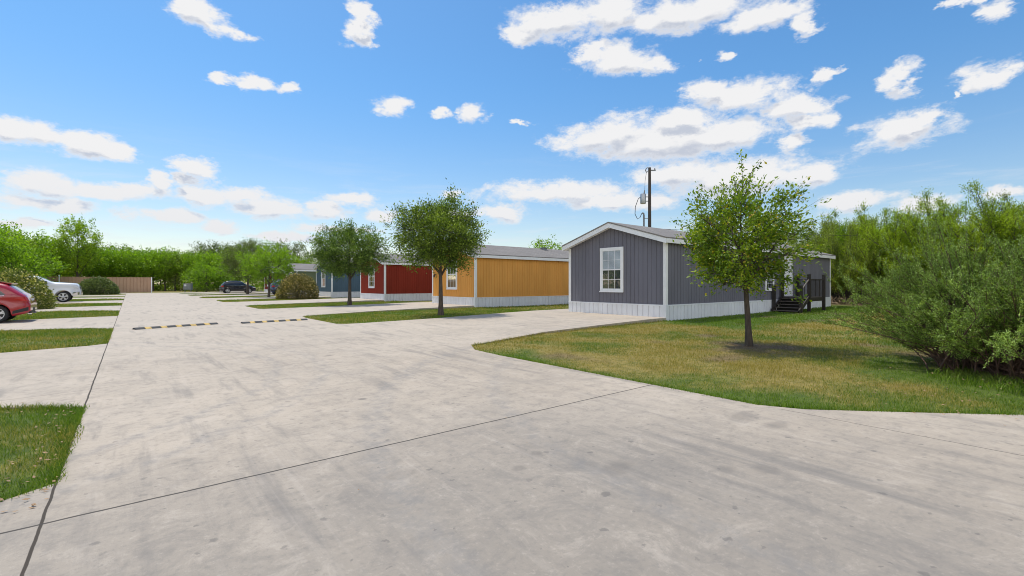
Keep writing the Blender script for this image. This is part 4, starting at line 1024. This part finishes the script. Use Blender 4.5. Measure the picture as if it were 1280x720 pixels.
def pickup():
    yk = 49.6+.98; xf = x_at(101, 49.9); L, W = 5.9, 2.0
    root = empty('pickup_truck', (xf-L, yk, 0)); tag(root, 'white pickup truck with its nose towards the road behind the blossoming bush', 'truck', 'parked cars')
    top = [(0,1.30),(.05,1.38),(1.78,1.38),(1.84,1.40),(2.02,1.90),(2.2,1.99),(3.3,2.02),(3.55,1.96),(4.30,1.54),(4.5,1.52),(5.5,1.45),(5.72,1.40),(5.82,1.25),(5.87,1.02),(5.9,.80)]
    bot = [(0,.62),(.3,.5),(5.3,.48),(5.6,.5),(5.9,.56)]
    belt = [(0,1.32),(4.3,1.34),(5.9,1.26)]
    c = Car(L, W, top, bot, belt, (1.25, 4.92), .42, .80)
    c.body(M['silver_paint'], root)
    for sg in (-1, 1):
        c.side([(2.10,1.38),(2.95,1.37),(2.95,1.85),(2.20,1.84)], M['carglass'], root, 'side_window', sg, nx=5)
        c.side([(3.02,1.37),(4.02,1.36),(3.52,1.84),(3.02,1.86)], M['carglass'], root, 'side_window', sg, nx=6)
        c.side([(5.50,1.02),(5.80,.98),(5.72,1.16),(5.46,1.20)], M['clearlamp'], root, 'headlight', sg, nx=5, off=.012)
        c.side([(5.42,.55),(5.86,.58),(5.86,.80),(5.48,.76)], M['chrome'], root, 'bumper_corner', sg, nx=6, off=.03)
        c.side([(0.02,1.0),(.16,1.0),(.16,1.32),(.02,1.32)], M['redlamp'], root, 'tail_light', sg, nx=3, off=.01)
        c.side([(1.95,.5),(4.3,.49),(4.3,.56),(1.95,.57)], M['black'], root, 'sill_cladding', sg, nx=12, nz=1)
        hw = c.hw(3.95, 1.36); y0, y1 = sorted((sg*(hw+.02), sg*(hw+.26))); MB().prism([(3.90,1.36),(4.05,1.38),(4.03,1.62),(3.92,1.62)], 'y', y0, y1).build('mirror', M['black'], root)
        c.side([(2.75,1.16),(2.95,1.16),(2.95,1.20),(2.75,1.20)], M['chrome'], root, 'door_handle', sg, nx=2, nz=1, off=.02)
    c.over(3.62, 4.26, .90, M['shield'], root, 'windscreen', fr1=.93)
    end_patch(c, L, 1, -.62, .62, .86, 1.18, M['black'], root, 'grille', -.02, wrap=.12)
    end_patch(c, L, 1, -.92, .92, .56, .78, M['chrome'], root, 'front_bumper', .07, wrap=.2)
    end_patch(c, 0, -1, -.9, .9, .56, .74, M['chrome'], root, 'rear_bumper', .08, wrap=.1)
    c.wheels(root, spokes=5)
pickup()

# ------------------------------------------------------------------ street furniture
def speed_bump(a, b, label, ny):
    a = Vector((*a, 0)); b = Vector((*b, 0)); d = (b-a); L = d.length; rz = math.atan2(d.y, d.x)
    o = empty('speed_bump', (a.x, a.y, .0), rz); tag(o, label, 'speed bump', 'rubber speed bumps across the road')
    n = ny; s = L/(n+.62)
    prof = [(-.15,.002),(-.11,.026),(-.06,.050),(0,.058),(.06,.050),(.11,.026),(.15,.002)]
    def strip(mb, x0, x1): return mb.prism(prof, 'x', x0, x1)
    for i in range(n+1):
        strip(MB(), i*s+.004, i*s+.62*s-.004).build('black_segment', M['rubber'], o, recalc=True)
        if i < n: strip(MB(), i*s+.62*s, (i+1)*s).build('yellow_segment', M['yellow'], o, recalc=True)
speed_bump((.10,18.55), (2.36,19.3), 'black and yellow rubber speed bump nearer the left edge of the road', 5)
speed_bump((3.08,19.0), (5.35,19.3), 'black and yellow rubber speed bump nearer the oak at right', 5)

def fence():
    Y = 95.0; x0, x1 = -30.0, x_at(188.5, 95.0)
    o = empty('metal_fence', (x0, Y, 0)); tag(o, 'long tan ribbed fence with a white end post by the wood', 'fence')
    m = MB(); L = x1-x0; grooved(m, (0, 0), (L, 0), .05, lambda t: 2.42, .42, .10, .05, (0, -1)); 
    grooved(m, (L, .06), (0, .06), .05, lambda t: 2.42, .42, .10, .05, (0, 1)); m.build('fence_panel', M['brownfence'], o)
    MB().box(0, -.03, 2.422, L, .09, 2.47).build('top_rail', M['brownfence'], o)
    MB().box(L+.01, -.10, -.05, L+.17, .06, 2.50).build('end_post', M['white'], o)
    for x in (L-11, L-8, L-5.4, L-2.7): MB().box(x-.05, .115, -.05, x+.05, .20, 2.4).build('fence_post', M['brownfence'], o)
    px, py = x_at(74, 94.2), 94.2
    p = empty('marker_post', (px, py, 0)); tag(p, 'white post in front of the brown fence behind the pickup', 'post')
    MB().tube([(0,0,-.1),(0,0,2.65)], .09, 10).build('shaft', M['plate'], p); MB().tube([(0,0,2.65),(0,0,2.72)], [.11,.06], 10).build('post_cap', M['plate'], p)
fence()
def utility_box():
    x, y = at(235, 80); o = empty('utility_cabinet', (x, y, 0), -R(38)); tag(o, 'small grey utility cabinet with a white notice at the road end', 'cabinet')
    b = MB(); b.box(-.62,-.25,.42,.62,.25,1.45); b.box(-.68,-.30,1.452,.68,.30,1.50); b.build('cabinet_body', M['greymetal'], o)
    for sx in (-.5, .5): MB().box(sx-.05,-.05,-.05,sx+.05,.05,.418).build('leg', M['greymetal'], o)
    MB().box(-.58,-.275,.48,-.01,-.252,1.40).build('cabinet_door', M['greymetal'], o); MB().box(.01,-.275,.48,.58,-.252,1.40).build('cabinet_door', M['greymetal'], o)
    MB().box(-.46,-.283,1.02,-.10,-.277,1.34).build('notice', M['plate'], o)
utility_box()
def utility_pole():
    x, y = at(812, 33.0); o = empty('utility_pole', (x, y, 0)); tag(o, 'tall wooden utility pole with a transformer box rising behind the grey house', 'utility pole')
    MB().tube([(0,0,-.1),(0,0,4.5),(0,0,9.55)], [.135,.12,.095], 14).build('shaft', M['polewood'], o)
    r = Vector((CS, -SN, 0))   # across the view
    def p(u, z, v=0): return tuple(r*u+Vector((SN, CS, 0))*v+Vector((0,0,z)))
    a = MB(); a.bar(p(-.10, 9.36), p(.42, 9.36), .07, .07); ar = a.build('crossarm', M['greymetal'], o)
    MB().tube([p(.36,9.40), p(.36,9.50)], [.05,.035], 8).build('insulator', M['greymetal'], ar)
    MB().tube([p(-.10,9.55), p(-.22,9.52), p(-.29,9.36), p(-.22,9.22), p(-.13,9.28)], .035, 6).build('cutout', M['greymetal'], o)
    b = MB(); b.tube([p(-.46,7.02), p(-.46,7.08), p(-.46,7.66), p(-.46,7.72)], [.18,.20,.20,.17], 16); tr = b.build('transformer', M['steel'], o)
    MB().tube([p(-.38,7.72), p(-.36,7.92), p(-.34,8.0)], [.05,.04,.02], 8).build('bushing', M['greymetal'], tr)
    MB().bar(p(-.3,7.5), p(0,7.5), .05, .05).bar(p(-.3,7.2), p(0,7.2), .05, .05).build('bracket', M['greymetal'], o)
    MB().tube([p(-.34,7.98), p(-.32,8.6), p(-.22,9.25)], .012, 5).build('lead_wire', M['cable'], o)
    c = MB(); c.tube([p(-.40,-.1), p(-.40,6.20), p(-.42,6.34), p(-.52,6.38)], .06, 10); c.build('conduit', M['greymetal'], o)
    MB().bar(p(-.40,6.0), p(0,6.0), .03, .04).bar(p(-.40,4.9), p(0,4.9), .03, .04).build('standoff', M['greymetal'], o)
    MB().tube([p(-.58,7.55), p(-.80,7.35), p(-1.0,6.8), p(-1.02,6.3), p(-.85,5.95), p(-.68,6.05), p(-.54,6.36)], .025, 6).build('drop_loop', M['cable'], o)
    e = Vector(at(1330, 30.0)+(4.6,))-Vector((x, y, 0)); s = Vector(p(.1, 5.3)); 
    cab = MB(); pts = []
    for i in range(21): t = i/20; q = s.lerp(e, t); q.z -= .5*4*t*(1-t)*.6; pts.append(q)
    w = empty('service_cable', (x, y, 0)); tag(w, 'thin black cable running right from the utility pole to the hedge', 'cable')
    cab.tube(pts, .014, 5); cab.build('wire', M['cable'], w)
    MB().tube([pts[1]+Vector((0,0,-.10)), pts[1]+Vector((0,0,.02))], [.06,.05], 8).build('cable_clamp', M['greymetal'], w)
utility_pole()

# ------------------------------------------------------------------ sky, clouds, sun
SUN_EL, SUN_AZ = R(69), R(-12)     # azimuth from +Y towards +X: the sun stands ahead to the left
def sky():
    w = bpy.data.worlds.new('World'); S.world = w; w.use_nodes = True; w.node_tree.nodes.clear()
    T = NT(w.node_tree); out = T.node('ShaderNodeOutputWorld'); bg = T.node('ShaderNodeBackground'); bg.inputs[1].default_value = .15
    st = T.node('ShaderNodeTexSky', sky_type='NISHITA'); st.sun_disc = False; st.sun_elevation = SUN_EL; st.sun_rotation = SUN_AZ
    st.air_density = 1.0; st.dust_density = .6; st.ozone_density = 2.0
    dirv = T.node('ShaderNodeTexCoord').outputs['Generated']
    sx = T.node('ShaderNodeSeparateXYZ'); T.put(sx.inputs[0], dirv)
    az = T.math('ARCTAN2', sx.outputs[0], sx.outputs[1]); el = T.math('ARCSINE', sx.outputs[2])
    uv0 = T.node('ShaderNodeCombineXYZ'); T.put(uv0.inputs[0], az); T.put(uv0.inputs[1], el); uv0 = uv0.outputs[0]
    # (px, py, rx, ry) of each puff measured on the sky, turned into bearing and height
    B = [(258,18,45,24),(287,40,30,17),(238,6,26,12),(450,34,30,30),(446,12,24,14),(455,52,20,14),(284,101,28,8),(325,107,36,11),(371,113,21,10),(486,133,29,17),(592,141,22,15),(545,142,18,8),
         (38,164,52,19),(102,177,56,19),(152,189,34,14),(52,226,62,17),(195,226,19,12),(246,208,30,13),(168,238,46,10),(250,246,46,12),(330,259,52,12),(404,262,32,10),(480,268,28,8),(62,257,72,10),(200,269,62,9),(272,284,34,8),(350,295,40,6),(120,240,60,9),(300,243,50,8),(440,250,40,7),(30,280,60,6),(420,285,60,5),(560,268,40,6),(230,222,24,7),
         (700,26,70,30),(760,18,62,32),(860,14,112,26),(960,20,56,22),(1006,36,26,22),(655,42,32,16),(775,73,62,22),(740,65,28,16),(822,79,32,14),(926,124,84,24),(880,118,36,20),(992,135,50,22),(1012,152,46,14),
         (818,176,142,32),(760,170,84,28),(900,170,84,26),(985,177,24,13),(850,152,60,16),(930,223,112,21),(850,216,64,20),(1010,222,40,14),(700,240,112,13),(762,252,62,10),(630,265,36,11),(812,252,34,10),
         (1126,100,29,22),(1028,93,19,12),(1229,97,42,22),(1188,118,11,7),(1120,166,68,27),(1146,150,32,18),(1236,10,42,17),(1196,4,22,8),(1072,252,62,11),(1150,256,52,9),(1252,240,30,8),(898,68,15,10),(650,154,14,5),(560,240,20,5),
         (1420,120,70,30),(1500,200,90,24),(-90,120,60,22),(-140,210,80,18)]
    # further puffs outside the photograph, all round
    rs = random.Random(12); blobs = []
    for px, py, rx, ry in B:
        if py > 195: ry *= 1.35; rx *= 1.06
        f = lambda a, b: (math.atan((a-640)/F)+YAW, math.atan((HY-b)/F*math.cos(math.atan((a-640)/F))))
        a0, e0 = f(px, py); a1, _ = f(px+rx, py); a2, _ = f(px-rx, py); _, e1 = f(px, py-ry); _, e2 = f(px, py+ry)
        blobs.append((a0, e0, abs(a1-a2)/2, abs(e1-e2)/2))
    for _ in range(26):
        a = rs.uniform(YAW+1.15, YAW+math.pi*2-1.15); a = (a+math.pi) % (2*math.pi)-math.pi; e = rs.uniform(.08, .7); r = rs.uniform(.08, .2)
        blobs.append((a, e, r, r*rs.uniform(.25, .45)))
    for da, e, ra, re in ((-.75,.30,.34,.16),(-.35,.42,.40,.20),(.05,.34,.36,.17),(.45,.46,.42,.20),(.85,.30,.34,.15),(-.15,.75,.45,.16),(.4,.85,.4,.14),(-.6,.72,.35,.13),(1.2,.42,.3,.13),(-1.15,.42,.3,.13),(0,.14,.6,.07),(.7,.13,.5,.06),(-.7,.13,.5,.06)):  # unseen cloud bank behind the camera, added to brighten camera-facing sides
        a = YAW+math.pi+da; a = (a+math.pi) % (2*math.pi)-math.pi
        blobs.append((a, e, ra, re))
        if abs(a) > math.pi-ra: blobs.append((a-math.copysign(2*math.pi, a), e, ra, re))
    # node group: density at uv
    g = bpy.data.node_groups.new('cloud_density', 'ShaderNodeTree')
    g.interface.new_socket('uv', in_out='INPUT', socket_type='NodeSocketVector'); g.interface.new_socket('d', in_out='OUTPUT', socket_type='NodeSocketFloat')
    G = NT(g); gi = G.node('NodeGroupInput'); go = G.node('NodeGroupOutput'); acc = None
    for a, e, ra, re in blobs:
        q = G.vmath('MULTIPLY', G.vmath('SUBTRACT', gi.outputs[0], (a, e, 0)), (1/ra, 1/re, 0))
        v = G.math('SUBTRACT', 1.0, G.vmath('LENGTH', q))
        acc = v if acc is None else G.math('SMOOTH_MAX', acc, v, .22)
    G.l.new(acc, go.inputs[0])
    nv = T.mapping(dirv, (1, 1, 1.9))
    def dens(uv, nvec, fine=True):
        wn = T.noise(nvec, 5.5, 6, .62).outputs[1]; wn2 = T.noise(nvec, 22, 5, .65).outputs[1]
        k = T.math('MULTIPLY_ADD', T.ramp(el, .0, .40), .75, .25)
        u = T.vmath('ADD', uv, T.vmath('SCALE', T.vmath('MULTIPLY', T.vmath('SUBTRACT', wn, (.5,.5,.5)), (.16,.055,0)), scale=k))
        u = T.vmath('ADD', u, T.vmath('MULTIPLY', T.vmath('SUBTRACT', wn2, (.5,.5,.5)), (.045,.026,0)))
        gn = T.node('ShaderNodeGroup'); gn.node_tree = g; T.put(gn.inputs[0], u)
        fb = T.noise(nvec, 17, 9, .66, .3).outputs[0]; fb2 = T.noise(nvec, 60, 6, .7).outputs[0]
        if not fine: return T.math('ADD', gn.outputs[0], T.math('MULTIPLY', T.math('SUBTRACT', T.noise(nvec, 14, 4, .5, .2).outputs[0], .5), .9))
        d = T.math('ADD', gn.outputs[0], T.math('MULTIPLY', T.math('SUBTRACT', fb, .5), 1.55))
        return T.math('ADD', d, T.math('MULTIPLY', T.math('SUBTRACT', fb2, .5), .5))
    D0 = dens(uv0, nv)
    D1 = dens(T.vmath('ADD', uv0, (0, .022, 0)), T.vmath('ADD', nv, (0, 0, .036)), False); D2 = dens(uv0, nv, False)
    alpha = T.ramp(D0, -.06, .55)
    # underside: more cloud overhead means less light; and thin edges glow
    shade = T.ramp(T.math('ADD', T.math('MULTIPLY', D1, .55), T.math('MULTIPLY', T.math('SUBTRACT', D1, D2), 1.2)), .06, .68)
    shade = T.math('MULTIPLY', shade, T.ramp(D0, .12, .75))
    lowhaze = T.ramp(el, .24, .03)
    white = T.mix(lowhaze, (4.8,4.8,4.85), (4.4,4.45,4.6)); grey = T.mix(lowhaze, (2.9,3.15,3.7), (2.7,3.3,4.2))
    cc = T.mix(T.math('MULTIPLY', shade, .95), white, grey)
    # clouds behind the camera brightened beyond the rest to add fill light
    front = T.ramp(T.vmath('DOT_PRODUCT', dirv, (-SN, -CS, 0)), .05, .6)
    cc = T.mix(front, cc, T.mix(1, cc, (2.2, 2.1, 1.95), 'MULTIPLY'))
    hs = T.node('ShaderNodeHueSaturation'); hs.inputs['Saturation'].default_value = 1.12; hs.inputs['Value'].default_value = 1.0; T.put(hs.inputs['Color'], st.outputs[0])
    skyc = T.mix(1, hs.outputs[0], T.mix(T.ramp(el, .02, .42), SKYLOW, SKYTINT), 'MULTIPLY')
    # thin cirrus veil near the horizon
    veil = T.math('MULTIPLY', T.ramp(T.noise(T.mapping(dirv, (1,1,9)), 5, 8, .65, .4).outputs[0], .48, .75), T.math('MULTIPLY', T.ramp(el, .30, .03), .55))
    skyc = T.mix(veil, skyc, (4.3,4.5,4.8))
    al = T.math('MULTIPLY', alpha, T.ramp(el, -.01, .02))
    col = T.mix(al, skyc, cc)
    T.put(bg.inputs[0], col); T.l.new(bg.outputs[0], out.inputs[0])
    w.cycles.sampling_method = 'MANUAL'; w.cycles.sample_map_resolution = 1024
SKYTINT = (.60, .84, .92); SKYLOW = (.90, .81, .75)
sky()
L = bpy.data.lights.new('sun', 'SUN'); L.energy = 3.0; L.angle = R(.53); L.color = (1, .93, .82)
lo = bpy.data.objects.new('sun', L); COL.objects.link(lo)
sd = Vector((math.sin(SUN_AZ)*math.cos(SUN_EL), math.cos(SUN_AZ)*math.cos(SUN_EL), math.sin(SUN_EL)))
lo.rotation_euler = sd.to_track_quat('Z', 'Y').to_euler(); lo.location = sd*60

cam = bpy.data.cameras.new('camera'); cam.sensor_width = 36; cam.lens = F/1280*36; cam.shift_y = -(360-HY)/1280; cam.clip_end = 3000; cam.clip_start = .05
co = bpy.data.objects.new('camera', cam); COL.objects.link(co); co.location = (0, 0, CH); co.rotation_euler = (R(90), 0, -YAW)
S.camera = co
S.render.engine = 'CYCLES'
S.view_settings.view_transform = 'Standard'; S.view_settings.look = 'None'; S.view_settings.gamma = 1; S.view_settings.exposure = 0.30
S.cycles.max_bounces = 6; S.cycles.transparent_max_bounces = 8; S.cycles.use_denoising = True; S.cycles.filter_width = 1.0
